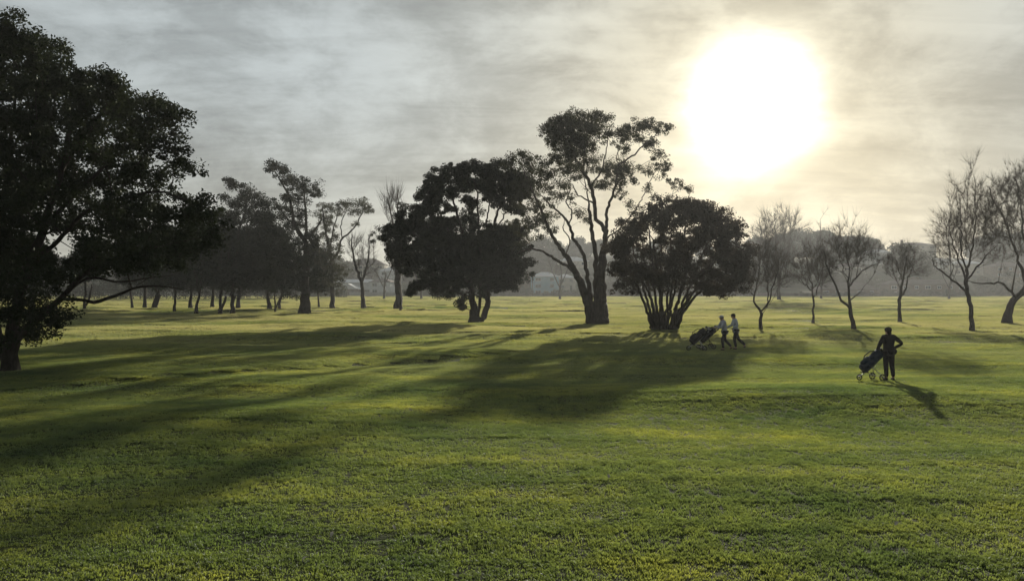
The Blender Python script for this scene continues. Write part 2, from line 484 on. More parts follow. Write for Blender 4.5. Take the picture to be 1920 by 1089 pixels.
def tree(name, label, base, limbs, clumps, cat='tree', group=None, leafmat='leaf_dark', barkmat='bark', d=None,
         bare=False, spacing=0.6, kleaf=26, lsize=0.16, sigma=0.3, droop=0.0, bf=0.35, tip=0.012, depth=1.0,
         twig_len=0.9, twig_r=0.008, ktw=6, seed=1, hollow=0.35, tw_up=0.25, tw_spread=.7, twigmat='twig', rscale=0.76, flare=.45, dmul=1.0, stray=.14, kl=None):
    """base (px,py); limbs [[(px,py,dd,rpx)...]]; clumps [(px,py,rx,ry[,dens[,dd]])]. Every tree gets true depth."""
    r_ = np.random.default_rng(seed)
    if d is None: d = ground_at(*base)
    B = P(base[0], base[1], d); B[2] = float(height(B[0], B[1])) if d < 330 else float(hill_height(B[0], B[1]))
    k = d / F
    cx = np.mean([c[0] for c in clumps]); Rw = max(abs(c[0] - cx) + c[2] for c in clumps) * k * depth
    nodes = []; par = []; rad = []
    SP[0] = spacing
    for li, lb in enumerate(limbs):
        pts = []
        for q in lb:
            w = P(q[0], q[1], d); dd = q[2] * depth
            s = (d + dd) / d                      # keep real position: shift in depth only moves along the ground
            pts.append([w[0] * s, w[1] + dd, (w[2] - CAMZ) * s + CAMZ, q[3] * k * rscale])
        if li == 0:
            pts[0][2] = B[2] - 0.25
            # root flare
        rs = resample(pts, max(0.3, spacing * 0.6), 0.035 * min(1.5, d / 50), r_)
        if li == 0:
            dz = rs[:, 2] - B[2]
            rs[:, 3] *= 1 + flare * np.exp(-np.clip(dz, 0, 9) / (0.35 + rs[0, 3]))
            st = len(nodes)
            for i, q in enumerate(rs): nodes.append(q[:3]); par.append(st + i - 1 if i else -1); rad.append(q[3])
        else:
            nn = np.array(nodes); j = int(np.argmin(np.linalg.norm(nn - rs[0, :3], axis=1)))
            prev = j
            for i, q in enumerate(rs):
                if i == 0 and np.linalg.norm(nn[j] - q[:3]) < 0.05: continue
                nodes.append(q[:3]); par.append(prev); rad.append(q[3]); prev = len(nodes) - 1
    A = []
    for c in clumps:
        px, py, rx, ry = c[:4]; dens = c[4] if len(c) > 4 else 1.0
        u = np.clip((px - cx) * k / max(Rw, 1e-3), -1, 1)
        dd = c[5] if len(c) > 5 else r_.uniform(-1, 1) * Rw * 0.6 * math.sqrt(max(0.05, 1 - u * u))
        s = (d + dd) / d
        w = P(px, py, d); ctr = np.array([w[0] * s, w[1] + dd, (w[2] - CAMZ) * s + CAMZ])
        ax = np.array([rx * k, max(rx, ry) * k * 0.95, ry * k]) * s
        n = max(5, int(dmul * dens * 4.19 * ax[0] * ax[1] * ax[2] / spacing ** 3 * 0.9))
        v = r_.normal(0, 1, (n, 3)); v /= np.linalg.norm(v, axis=1)[:, None]
        rr_ = (hollow ** 3 + (1 - hollow ** 3) * r_.random(n)) ** (1 / 3)
        if bare: rr_ = rr_ * np.where(r_.random(n) < .25, r_.uniform(1.0, 1.5, n), r_.uniform(.8, 1, n))
        else:
            ph = r_.uniform(0, 6.28, 6)
            lump = 1 + .28 * np.sin(3.1 * v[:, 0] + ph[0]) * np.cos(2.7 * v[:, 2] + ph[1]) + .22 * np.sin(5.3 * v[:, 1] + ph[2]) * np.sin(4.7 * v[:, 2] + ph[3]) + .15 * np.sin(7 * v[:, 0] + ph[4])
            rr_ = rr_ * lump * np.where(r_.random(n) < stray, r_.uniform(1.1, 1.75, n), 1.0)
        A.append(ctr + v * rr_[:, None] * ax)
    A = np.concatenate(A)
    A = A[A[:, 2] > B[2] + 0.25]
    N, pr, rr, tips, n0 = attach(np.array(nodes), par, rad, A, bf=bf, tip=tip)
    root = empty(name, tuple(B), label, cat, group)
    root['_d'] = d
    N = N - B
    if bare:
        Vt, Ft = tubes(N, pr, rr, np.arange(len(N)) < n0)
        obj('trunk', mesh_from('trunk', Vt, Ft, True), M[barkmat], root)
        Vb, Fb = tubes(N, pr, rr, np.arange(len(N)) >= n0)
        gi = np.nonzero((np.arange(len(N)) >= n0) & (rr < 4 * tip))[0]
        dr = N[gi] - N[pr[gi]]; dr /= np.maximum(np.linalg.norm(dr, axis=1), 1e-6)[:, None]
        Vw, F4, F3 = twigs(N[gi], dr, ktw, twig_len, twig_r, r_, spread=tw_spread, up=tw_up)
        o = len(Vb)
        obj('crown', mesh_from('crown', np.concatenate([Vb, Vw]), Fb + [F4 + o, F3 + o]), M[twigmat], root)
    else:
        Vt, Ft = tubes(N, pr, rr, np.ones(len(N), bool))
        obj('trunk', mesh_from('trunk', Vt, Ft, True), M[barkmat], root)
        Vl, Fl = leaves(A - B, int(kleaf * (kl or KL)), sigma, lsize, r_, droop)
        obj('crown', mesh_from('crown', Vl, [Fl]), M[leafmat], root)
    return root

# ================================================================== THE TREES
# 1. big spreading evergreen on the left
BIG_LIMBS = [
    [(18, 694, 0, 17), (20, 660, 0, 15), (22, 625, 0, 15), (30, 575, 0, 13), (55, 500, -.5, 11), (85, 420, -.5, 9), (115, 320, -.5, 7), (135, 220, -.5, 4)],
    [(14, 680, 0.4, 12), (0, 640, .6, 11), (-15, 560, 1, 9), (-5, 450, 1.5, 8), (15, 300, 1.5, 6), (30, 150, 1, 3)],
    [(28, 640, 0, 10), (60, 605, .3, 9), (110, 565, .6, 8), (150, 520, 1, 7), (200, 495, 1.3, 6), (270, 470, 1.5, 4), (340, 440, 1.6, 2.5)],
    [(118, 560, .6, 5), (150, 562, .2, 4.5), (175, 566, 0, 4.5), (215, 556, -.3, 4), (262, 537, -.5, 3), (300, 538, -.6, 2), (333, 541, -.7, 1.2), (352, 546, -.7, .7)],
    [(128, 548, .6, 4), (146, 530, .2, 3.5), (180, 520, .1, 3), (228, 528, 0, 2.2), (290, 520, 0, 1.5), (325, 516, 0, .8)],
    [(55, 500, -.5, 7), (120, 442, -1, 5), (150, 405, -1.3, 5), (215, 375, -1.5, 4), (290, 360, -1.8, 3), (350, 375, -2, 2)],
    [(85, 420, -.5, 6), (160, 345, 0, 5), (225, 285, .5, 4), (290, 240, 1, 2.5), (330, 220, 1, 1.5)],
    [(115, 320, -.5, 5), (160, 250, -1, 4), (205, 190, -1.4, 2.5), (225, 150, -1.5, 1.2)],
    [(15, 300, 1.5, 4), (60, 200, 2, 3), (95, 110, 2.3, 1.5)],
    [(-10, 600, 0.8, 9), (-60, 520, 0, 8), (-120, 400, -.5, 6), (-150, 250, -1, 4)],
    [(255, 537, -.5, 2), (280, 520, -.4, 1.2), (300, 505, -.3, .7)],
]
BIG_CL = [(20, 75, 48, 42), (-30, 60, 60, 45), (80, 95, 34, 30), (110, 90, 26, 22), (60, 150, 60, 45), (125, 165, 45, 36), (115, 112, 22, 18, .8), (180, 165, 36, 28),
          (210, 150, 26, 20), (232, 165, 22, 18), (215, 190, 45, 30), (270, 200, 36, 24), (310, 205, 30, 22), (334, 222, 18, 18), (290, 230, 30, 20),
          (235, 245, 40, 22), (160, 230, 45, 30), (325, 250, 16, 14, .7), (185, 285, 36, 26), (255, 280, 30, 18, .6), (305, 285, 32, 16, .6), (345, 300, 20, 18, .9), (360, 315, 14, 12),
          (330, 325, 18, 10, .8), (270, 318, 30, 16, .6), (205, 330, 40, 26), (120, 330, 40, 34), (50, 250, 55, 48), (90, 260, 36, 30), (20, 350, 50, 50), (75, 345, 36, 32),
          (150, 345, 26, 20), (310, 355, 30, 18), (355, 372, 28, 18), (385, 385, 20, 14), (400, 405, 18, 16), (375, 410, 26, 20), (320, 395, 30, 20), (270, 385, 30, 22), (215, 385, 34, 18),
          (408, 432, 17, 18), (385, 450, 26, 22), (345, 440, 32, 22), (395, 462, 16, 14), (290, 430, 34, 24), (230, 425, 36, 24), (180, 415, 28, 20), (350, 475, 30, 18), (300, 475, 34, 18), (245, 470, 40, 18),
          (190, 470, 34, 18), (55, 410, 36, 34), (10, 450, 36, 40), (45, 480, 30, 26), (225, 500, 40, 12), (280, 500, 36, 10), (165, 503, 40, 13), (110, 515, 36, 12), (325, 495, 20, 8, .6),
          (30, 530, 44, 26), (70, 545, 30, 16), (60, 585, 36, 22), (95, 585, 22, 20), (80, 612, 28, 18), (20, 590, 36, 26), (50, 632, 20, 12), (108, 605, 12, 12),
          (-70, 130, 70, 60), (-80, 250, 80, 70), (-90, 380, 90, 70), (-160, 300, 70, 90), (-70, 490, 70, 50), (-60, 580, 50, 30), (-180, 430, 60, 60), (-150, 180, 60, 60)]
BIG_CL = [c if len(c) > 4 else (*c, 1.0) for c in BIG_CL]
def inside(px, py, poly):
    c = False
    for (x1, y1), (x2, y2) in zip(poly, poly[1:] + poly[:1]):
        if (y1 > py) != (y2 > py) and px < (x2 - x1) * (py - y1) / (y2 - y1) + x1: c = not c
    return c
def fill_poly(poly, gaps, step, r0, r1, seed, dens=.8, ddr=4.0):
    r_ = np.random.default_rng(seed); out = []
    xs = [q[0] for q in poly]; ys = [q[1] for q in poly]
    for y in np.arange(min(ys), max(ys), step * .8):
        for x in np.arange(min(xs), max(xs), step):
            px = x + r_.uniform(-.5, .5) * step; py = y + r_.uniform(-.5, .5) * step
            if not inside(px, py, poly): continue
            if any(((px - g_[0]) / (g_[2] + r0 * .7)) ** 2 + ((py - g_[1]) / (g_[3] + r0 * .5)) ** 2 < 1 for g_ in gaps): continue
            out.append((px, py, r_.uniform(r0, r1), r_.uniform(r0, r1) * .75, dens * r_.uniform(.6, 1.2), r_.uniform(-ddr, ddr)))
    return out
BIG_CL += [(60, 560, 40, 18, .9, -2), (30, 600, 30, 24, .9, -2), (75, 600, 30, 22, .9, -1.5), (110, 580, 22, 20, .9, -1), (0, 640, 22, 16, .7, -1.5), (52, 625, 26, 14, .9, 1)]
BIG_CL += fill_poly([(-20, 60), (40, 50), (95, 90), (120, 140), (200, 150), (260, 180), (310, 195), (325, 230), (300, 270), (340, 310), (310, 330), (325, 360), (375, 385), (400, 420), (395, 455), (330, 485), (240, 500), (150, 505), (60, 540), (-20, 560)],
                    [(112, 465, 24, 18), (235, 232, 12, 5), (232, 378, 10, 6), (318, 390, 12, 5), (152, 384, 8, 5), (300, 305, 22, 10), (115, 245, 5, 4), (205, 258, 7, 4), (165, 318, 7, 4), (270, 345, 12, 4)], 28, 12, 20, 77, .75)
tree('evergreen_tree', 'huge dark spreading evergreen with low drooping boughs filling the left edge', (18, 694), BIG_LIMBS, BIG_CL,
     leafmat='leaf_big', spacing=0.42, kleaf=30, lsize=0.12, sigma=0.19, seed=3, bf=0.3, tip=0.007, hollow=.2, dmul=1.1, kl=2.5)

# 2. multi-stemmed dark tree left of centre
DARK_LIMBS = [
    [(890, 604, 0, 15), (888, 575, 0, 11), (884, 540, 0, 7), (878, 490, .5, 6), (866, 430, 1, 4.5), (850, 375, 1.5, 3), (840, 345, 1.5, 2)],
    [(897, 603, .2, 12), (906, 594, .6, 10), (911, 582, .8, 9), (914, 565, 1, 8.5), (915, 530, 1, 7), (918, 470, 1, 5), (930, 410, 1, 4), (945, 350, 1, 2.5)],
    [(895, 600, 0, 5), (899, 560, -.5, 5), (902, 500, -.8, 4.5), (898, 430, -1, 3.5), (895, 370, -1, 2.5), (890, 335, -1, 1.5)],
    [(884, 540, 0, 5), (868, 520, -.5, 4), (838, 490, -1, 3.5), (800, 460, -1.5, 3), (770, 430, -2, 2)],
    [(915, 530, 1, 4), (940, 500, 1, 3.5), (965, 470, 0, 2.5), (980, 430, 0, 1.5)],
    [(878, 500, .5, 4), (850, 450, 1, 3), (825, 400, 1.5, 2.2), (805, 365, 2, 1.5)],
    [(918, 480, 1, 3), (912, 430, 0, 2.5), (918, 380, 0, 2), (920, 330, 0, 1.2)],
    [(930, 430, 1, 2.5), (955, 390, 2, 2), (975, 350, 2, 1.2)],
    [(884, 545, 0, 3), (868, 552, -.4, 2.5), (864, 572, -.6, 1.5)],
    [(886, 560, 0, 3), (850, 545, -1.2, 2.5), (805, 540, -1.8, 1.8), (770, 545, -2, 1)],
]
DARK_CL = [(797, 360, 15, 16), (815, 345, 22, 17), (845, 330, 26, 18), (870, 320, 24, 15), (895, 318, 26, 15), (925, 318, 24, 14), (950, 335, 24, 17), (972, 345, 20, 17), (985, 355, 14, 14),
           (835, 362, 22, 12, .8), (870, 350, 26, 10, .8), (905, 345, 30, 11), (940, 358, 26, 12, .8), (805, 385, 20, 18), (845, 390, 14, 14, .5), (880, 385, 12, 16, .35), (960, 385, 22, 16, .5),
           (775, 400, 20, 16), (755, 412, 18, 15), (760, 440, 28, 22), (735, 440, 15, 18), (795, 425, 26, 22), (830, 425, 20, 20, .8), (865, 425, 20, 20, .5), (735, 475, 14, 20), (765, 480, 28, 22), (800, 470, 32, 28), (840, 465, 32, 28),
           (880, 465, 32, 26, .9), (920, 455, 30, 26, .9), (955, 445, 26, 22), (975, 430, 16, 18, .6), (955, 480, 28, 24), (980, 500, 18, 20, .7), (925, 500, 32, 24), (885, 505, 30, 24), (845, 505, 26, 20),
           (950, 520, 26, 20, .9), (925, 540, 20, 16, .5), (900, 535, 22, 14, .5), (970, 535, 16, 14, .5), (845, 530, 24, 14), (815, 530, 26, 12), (785, 540, 22, 11), (765, 548, 12, 7), (835, 548, 26, 10), (865, 560, 9, 15), (865, 575, 5, 7),
           (745, 495, 12, 8), (810, 500, 14, 8)]
DARK_CL += fill_poly([(790, 360), (860, 325), (950, 325), (985, 360), (990, 500), (960, 550), (850, 550), (790, 545), (730, 500), (730, 430)],
                     [(870, 385, 12, 7), (932, 400, 16, 8), (815, 398, 9, 6), (898, 412, 9, 6), (965, 412, 8, 6)], 24, 12, 19, 79, .7, 4.0)
tree('dark_evergreen_tree', 'dense black green tree with several stems, left of the tall gum tree', (890, 604), DARK_LIMBS, DARK_CL,
     leafmat='leaf_dark', spacing=0.62, kleaf=62, lsize=0.19, sigma=0.27, seed=5, bf=0.3, hollow=.1, dmul=1.1, rscale=.6)

# 3. tall eucalyptus
GUM_LIMBS = [
    [(1125, 606, 0, 25), (1125, 575, 0, 19), (1126, 540, 0, 16), (1128, 490, 0, 12), (1134, 455, 0, 7), (1131, 425, 0, 6), (1118, 410, 0, 5.5), (1115, 383, .3, 5.5), (1108, 349, .5, 5), (1094, 322, .8, 4.5), (1076, 290, 1, 3), (1064, 262, 1, 1.6)],
    [(1112, 604, 0, 19), (1103, 570, 0, 14), (1091, 535, 0, 11), (1072, 496, -.5, 8), (1041, 450, -1, 5), (1024, 417, -1.2, 4.2), (1007, 374, -1.5, 3.2), (994, 345, -1.6, 2.2), (978, 310, -1.6, 1.2)],
    [(1087, 520, 0, 5), (1068, 503, 1, 4.5), (1049, 492, 1.5, 4.2), (1025, 475, 2, 3.6), (1005, 469, 2.3, 3), (985, 468, 2.5, 2.2), (968, 478, 2.6, 1.2)],
    [(1108, 560, 0, 7), (1100, 510, 1, 5.5), (1092, 475, 1.6, 5), (1074, 445, 2, 4.8), (1067, 420, 2.2, 4), (1050, 400, 2.5, 3.2), (1028, 380, 3, 2.2), (1012, 366, 3, 1.3)],
    [(1118, 580, 0, 8), (1117, 540, 0, 7.5), (1117, 480, -.6, 6.5), (1110, 430, -1, 5.5), (1106, 399, -1.2, 4.5), (1104, 375, -1.2, 2), (1098, 345, -1.4, 1.4)],
    [(1134, 455, 0, 5), (1136, 433, -.4, 5), (1139, 391, -.8, 4), (1154, 347, -1.2, 3.2), (1160, 312, -1.4, 2.8), (1184, 294, -1.6, 2.4), (1206, 274, -1.8, 2), (1226, 256, -2, 1.3), (1243, 245, -2, .8)],
    [(1134, 450, 0, 3), (1165, 425, .8, 2), (1189, 395, 1.4, 1.6), (1208, 364, 1.8, 1.4), (1221, 334, 2, 1.1), (1236, 311, 2, .7)],
    [(1115, 383, .3, 3), (1085, 365, .8, 2), (1072, 345, 1, 1.2)],
    [(1067, 420, 2.2, 2.4), (1072, 395, 2, 2), (1062, 378, 2, 1.8), (1070, 350, 1.6, 1.3), (1058, 325, 1.4, .8)],
    [(1108, 349, .5, 3), (1128, 318, 1, 2.2), (1138, 280, 1.2, 1.5), (1140, 250, 1.2, .9)],
    [(1154, 347, -1.2, 2), (1172, 330, -1, 1.4), (1190, 318, -1, .8)],
    [(1060, 480, -.8, 2), (1068, 450, -.6, 1.8), (1055, 425, -.8, 1.4), (1062, 408, -.8, .8)],
    [(1150, 430, .3, 1.6), (1180, 410, .2, 1.3), (1225, 385, .3, 1), (1265, 362, .3, .7)],
    [(1094, 322, .8, 2.5), (1098, 280, .6, 2), (1110, 245, .5, 1.2)],
]
GUM_CL = [(978, 288, 13, 13, 1), (965, 302, 14, 12, 1), (992, 305, 15, 15, 1), (1002, 325, 14, 14, .8), (968, 325, 16, 14, 1), (985, 340, 18, 14, 1.1), (955, 345, 10, 12, .8), (985, 360, 16, 10, .6),
          (1035, 240, 17, 14, 1.1), (1022, 250, 12, 9, .9), (1055, 228, 18, 14, 1.1), (1075, 218, 17, 9, 1), (1072, 240, 20, 16, 1.3), (1052, 256, 20, 16, 1.2), (1085, 262, 24, 16, 1.3), (1105, 240, 18, 16, 1.2), (1120, 220, 20, 10, 1), (1138, 228, 13, 12, .9),
          (1130, 250, 15, 13, .7), (1058, 282, 20, 12, .9), (1030, 275, 13, 12, .6), (1090, 285, 18, 11, .9), (1040, 300, 17, 13, .8), (1060, 312, 18, 14, .7), (1078, 325, 14, 12, .5), (1030, 322, 13, 12, .6), (1112, 275, 10, 9, .5),
          (1170, 250, 15, 10, 1), (1185, 240, 16, 9, .9), (1208, 235, 17, 11, 1), (1230, 234, 17, 9, 1), (1250, 242, 9, 12, .9), (1185, 262, 17, 9, .5), (1170, 278, 12, 9, .4),
          (1140, 318, 19, 12, .9), (1158, 325, 18, 13, .9), (1180, 318, 16, 13, .7), (1190, 338, 11, 8, .4), (1145, 345, 15, 9, .5), (1232, 295, 13, 12, .45), (1248, 312, 10, 9, .4), (1222, 325, 11, 11, .35), (1222, 270, 10, 9, .35),
          (1215, 350, 14, 10, .3), (1272, 348, 14, 9, .6), (1288, 355, 8, 7, .7), (1262, 338, 10, 8, .5), (1015, 352, 15, 12, .6), (1030, 405, 16, 8, .8), (1020, 420, 12, 8, .5), (1088, 398, 13, 8, .8), (1100, 410, 8, 6, .5), (1000, 390, 14, 10, .45), (980, 395, 12, 10, .4),
          (1050, 365, 12, 9, .35), (985, 440, 11, 9, .35), (968, 460, 12, 10, .4), (1042, 430, 14, 8, .4), (1010, 440, 12, 9, .3), (1072, 375, 9, 9, .3), (1055, 345, 14, 10, .5), (1180, 385, 10, 9, .2), (1165, 365, 10, 9, .25)]
GUM_CL += fill_poly([(950, 300), (1010, 340), (1020, 270), (1030, 235), (1100, 212), (1150, 235), (1200, 228), (1255, 240), (1245, 330), (1190, 345), (1120, 350), (1050, 350), (1040, 420), (1000, 440), (970, 470), (955, 400)],
                    [(1010, 262, 8, 14), (1150, 290, 14, 16), (1205, 300, 14, 22), (1120, 380, 14, 20)], 22, 10, 18, 78, .28, 3.0)
tree('gum_tree', 'tallest tree, an open crowned gum with sinuous bare limbs near the centre', (1120, 606), GUM_LIMBS, GUM_CL,
     leafmat='leaf_gum', barkmat='bark_gum', spacing=0.46, kleaf=30, lsize=0.16, sigma=0.24, droop=0.5, seed=8, bf=0.4, tip=0.010, hollow=.0, rscale=.66, flare=.25, stray=.25, dmul=1.1, kl=2.2)

# 4. round bushy multi-stem tree
r4 = np.random.default_rng(44)
BUSH_LIMBS = [[(1243, 618, 0, 10), (1243, 600, 0, 8), (1240, 575, 0, 5), (1238, 540, 0, 4), (1232, 500, -.3, 3), (1225, 450, -.5, 2)]]
for i, (bx, tx, ty) in enumerate([(1220, 1165, 470), (1224, 1180, 440), (1228, 1200, 430), (1234, 1215, 410), (1240, 1240, 400), (1248, 1262, 395), (1252, 1290, 400), (1258, 1315, 410), (1262, 1340, 425), (1266, 1365, 450), (1270, 1385, 490), (1262, 1300, 440), (1250, 1275, 430), (1232, 1190, 500), (1268, 1350, 510)]):
    z0 = r4.uniform(-1.2, 1.2); z1 = r4.uniform(-4, 4)
    BUSH_LIMBS.append([(bx, 614, z0 * .6, 4.5), (bx + (tx - bx) * .08, 590, z0, 3.6), (bx + (tx - bx) * .3, 555, z0 + (z1 - z0) * .3, 3), (bx + (tx - bx) * .65, (555 + ty) / 2, z0 + (z1 - z0) * .6, 2.3), (tx, ty, z1, 1.1)])
BUSH_CL = []
for i in range(215):
    t = r4.uniform(-1, 1); a = r4.uniform(0, 2 * math.pi)
    vz = r4.uniform(-0.8, 1); rr_ = math.sqrt(max(0, 1 - vz * vz))
    px = 1278 + 122 * rr_ * math.cos(a) + r4.normal(0, 3); dd = 5.0 * rr_ * math.sin(a)
    py = 478 - 96 * vz * (1 - 0.12 * abs(px - 1278) / 122) + r4.normal(0, 3)
    if py > 528 and abs(px - 1258) < 66 and dd < 3: continue
    BUSH_CL.append((px, min(py, 550), r4.uniform(12, 20), r4.uniform(9, 14), r4.uniform(.6, 1.2), dd))
BUSH_CL += fill_poly([(1150, 430), (1180, 400), (1225, 374), (1290, 370), (1340, 378), (1390, 425), (1410, 470), (1408, 545), (1310, 540), (1230, 520), (1160, 545), (1142, 480)],
                     [(1220, 432, 12, 6), (1262, 425, 14, 6), (1305, 430, 14, 6), (1350, 438, 10, 6), (1285, 448, 8, 4), (1200, 448, 6, 4)], 24, 11, 17, 84, .5, 4.5)
tree('bushy_tree', 'round domed bushy tree with many fanning stems, right of the tall gum tree', (1243, 618), BUSH_LIMBS, BUSH_CL,
     leafmat='leaf_bush', barkmat='bark_grey', spacing=0.5, kleaf=40, lsize=0.15, sigma=0.22, seed=9, bf=0.35, hollow=.1, rscale=.78, flare=.15, kl=1.9, stray=.08)

# 5. woodland on the left
tree('pine_tree', 'tall evergreen with cloud like foliage tufts above the left wood', (435, 588),
     [[(435, 588, 0, 5), (436, 560, 0, 4.5), (437, 500, 0, 4), (445, 440, 0, 3), (462, 390, .5, 2.2), (450, 360, .5, 1.4)],
      [(445, 440, 0, 2), (430, 415, 1, 1.5), (415, 405, 1, 1)], [(462, 395, .5, 1.6), (478, 380, 1, 1)], [(450, 365, .5, .8), (432, 345, .5, .4)]],
     [(448, 352, 18, 12, 1), (440, 345, 10, 8, 1), (462, 365, 16, 11, 1), (482, 378, 11, 14, 1), (455, 375, 18, 8, 1), (430, 345, 7, 4, .4), (426, 338, 4, 3, .3), (418, 370, 2.5, 2, .3), (430, 395, 24, 12, 1), (465, 400, 28, 14, 1), (405, 405, 18, 16, 1), (415, 430, 30, 20, 1),
      (460, 435, 32, 24, 1), (490, 415, 18, 18, 1), (395, 455, 25, 25, 1), (435, 470, 36, 28, 1), (480, 470, 30, 28, 1), (410, 505, 32, 25, 1), (455, 515, 36, 25, 1), (490, 520, 26, 22, 1)]
     + fill_poly([(430, 345), (465, 345), (495, 375), (500, 400), (520, 420), (520, 545), (390, 545), (375, 400), (425, 390), (440, 370)], [(470, 395, 6, 4), (424, 365, 8, 10)], 19, 7, 14, 81, .4, 4),
     seed=21, stray=.3, kl=1.15, spacing=.95, kleaf=58, lsize=0.26, sigma=0.42, leafmat='leaf_dark', group='trees of the left wood')
tree('pine_tree', 'tallest and thickest trunked tree of the left wood, crown of stacked tufts', (570, 587),
     [[(571, 588, 0, 12), (571, 560, 0, 11), (572, 525, 0, 9), (574, 485, 0, 8), (570, 450, 0, 6), (550, 415, -.5, 4), (544, 375, -.8, 3), (532, 350, -1, 2.3), (521, 330, -1, 1.3)],
      [(572, 450, 0, 4), (585, 437, .6, 3), (596, 422, 1, 2), (604, 405, 1.2, 1)], [(572, 460, 0, 4), (574, 410, 1, 3), (570, 370, 1.3, 2), (572, 352, 1.4, 1)],
      [(555, 425, -.3, 2.5), (530, 400, .5, 2), (515, 380, 1, 1)], [(572, 500, 0, 3), (548, 480, 1, 3), (520, 450, 1.5, 2)]],
     [(512, 308, 10, 7, 1), (528, 312, 12, 8, 1), (506, 322, 9, 7, .9), (530, 325, 9, 6, .7), (545, 340, 14, 8, 1.1), (565, 342, 18, 10, 1.1), (580, 352, 14, 10, 1.1), (595, 362, 8, 6, 1), (555, 358, 20, 9, 1), (538, 370, 12, 11, .8), (565, 378, 14, 9, .6),
      (562, 405, 15, 16, 1.1), (565, 425, 13, 14, 1), (535, 395, 14, 12, .7), (508, 380, 14, 9, 1), (515, 395, 18, 11, 1), (505, 415, 22, 15, 1), (530, 425, 18, 15, .8), (500, 440, 26, 18, 1), (535, 450, 22, 18, 1), (560, 460, 12, 14, .6), (590, 455, 7, 12, .5), (505, 475, 34, 24, 1), (545, 485, 26, 22, 1),
      (580, 490, 14, 20, .7), (520, 515, 34, 24, 1), (560, 525, 20, 18, .9), (590, 520, 14, 20, .8), (540, 540, 30, 12, .8)]
     + fill_poly([(503, 302), (535, 305), (545, 330), (590, 350), (600, 365), (580, 400), (590, 440), (600, 540), (490, 545), (480, 390), (520, 370), (520, 335)], [(560, 388, 8, 5), (535, 412, 5, 5), (590, 395, 8, 12), (590, 480, 4, 8)], 19, 6, 12, 82, .3, 4),
     seed=22, stray=.3, kl=1.15, spacing=.85, kleaf=52, lsize=0.24, sigma=0.36, leafmat='leaf_dark', group='trees of the left wood')
tree('gum_tree', 'gum tree with a curved bough carrying a flat crown, right end of the left wood', (623, 579),
     [[(623, 580, 0, 5.5), (623, 550, 0, 5), (622, 520, 0, 5), (620, 480, 0, 4), (612, 440, 0, 3), (606, 405, 0, 2), (604, 385, 0, 1)],
      [(622, 490, 0, 3), (636, 468, .5, 2.6), (641, 448, .8, 2.4), (655, 436, 1, 2), (670, 418, 1, 1.5), (680, 395, 1, 1)],
      [(618, 470, 0, 2), (625, 430, -.6, 1.6), (634, 400, -1, 1)], [(641, 448, .8, 1.5), (640, 420, .5, 1.2), (650, 395, .5, .8)]],
     [(603, 388, 9, 9, 1), (612, 395, 10, 7, 1), (628, 390, 13, 9, 1.1), (645, 385, 15, 8, 1.1), (660, 382, 15, 7, 1), (678, 378, 14, 6, 1), (690, 385, 9, 8, .9), (696, 395, 5, 7, .7), (650, 398, 18, 6, .7), (675, 392, 12, 6, .6), (608, 415, 12, 12, .6), (622, 435, 12, 14, .6),
      (612, 455, 15, 14, .8), (625, 470, 12, 14, .8), (608, 490, 18, 18, 1), (625, 505, 16, 18, .9), (605, 525, 20, 16, 1), (625, 540, 20, 12, .9), (645, 515, 14, 18, .6), (665, 420, 6, 5, .3), (595, 445, 8, 10, .5)]
     + fill_poly([(595, 380), (690, 375), (698, 405), (650, 412), (640, 445), (640, 545), (590, 545), (590, 400)], [(650, 425, 6, 8), (632, 415, 5, 6)], 17, 6, 10, 83, .25, 3),
     seed=23, stray=.3, kl=1.15, spacing=.85, kleaf=46, lsize=0.23, sigma=0.34, leafmat='leaf_gum', group='trees of the left wood')
tree('slender_tree', 'thin half bare tree standing alone right of the left wood', (680, 578),
     [[(681, 579, 0, 5.5), (680, 555, 0, 4.5), (678, 530, 0, 4), (667, 500, 0, 3), (661, 470, 0, 2), (660, 440, 0, 1)], [(678, 530, 0, 3), (688, 500, .5, 2.5), (692, 465, .5, 1.4), (690, 440, .5, .7)]],
     [(660, 455, 12, 22, .7), (672, 470, 14, 26, .7), (690, 465, 12, 26, .7), (680, 500, 20, 20, .8), (700, 490, 8, 20, .5), (655, 485, 8, 16, .6)],
     bare=True, barkmat='bark_grey', spacing=.85, tip=.02, twig_len=2.2, twig_r=.018, ktw=4, tw_up=1.0, tw_spread=.4, seed=24)
tree('poplar_tree', 'thick trunked pollard with upright bare shoots, left of the dark tree', (746, 580),
     [[(746, 580, 0, 9), (747, 560, 0, 8), (746, 530, 0, 8), (745, 490, 0, 7), (742, 450, 0, 4), (735, 410, 0, 2), (726, 370, 0, 1)], [(742, 450, 0, 2.5), (745, 400, .5, 1.6), (747, 355, .5, .7)], [(745, 480, 0, 2), (725, 462, 0, 1.2)], [(744, 460, 0, 2), (755, 415, -.5, 1.3), (760, 385, -.5, .6)]],
     [(722, 385, 6, 24, .5), (733, 385, 8, 30, .6), (746, 375, 6, 26, .5), (757, 405, 7, 18, .5), (740, 430, 14, 18, .8), (745, 470, 14, 20, .8), (738, 500, 10, 20, .5)],
     bare=True, barkmat='bark_grey', spacing=.7, tip=.02, twig_len=2.6, twig_r=.018, ktw=4, tw_up=1.8, tw_spread=.25, seed=25)
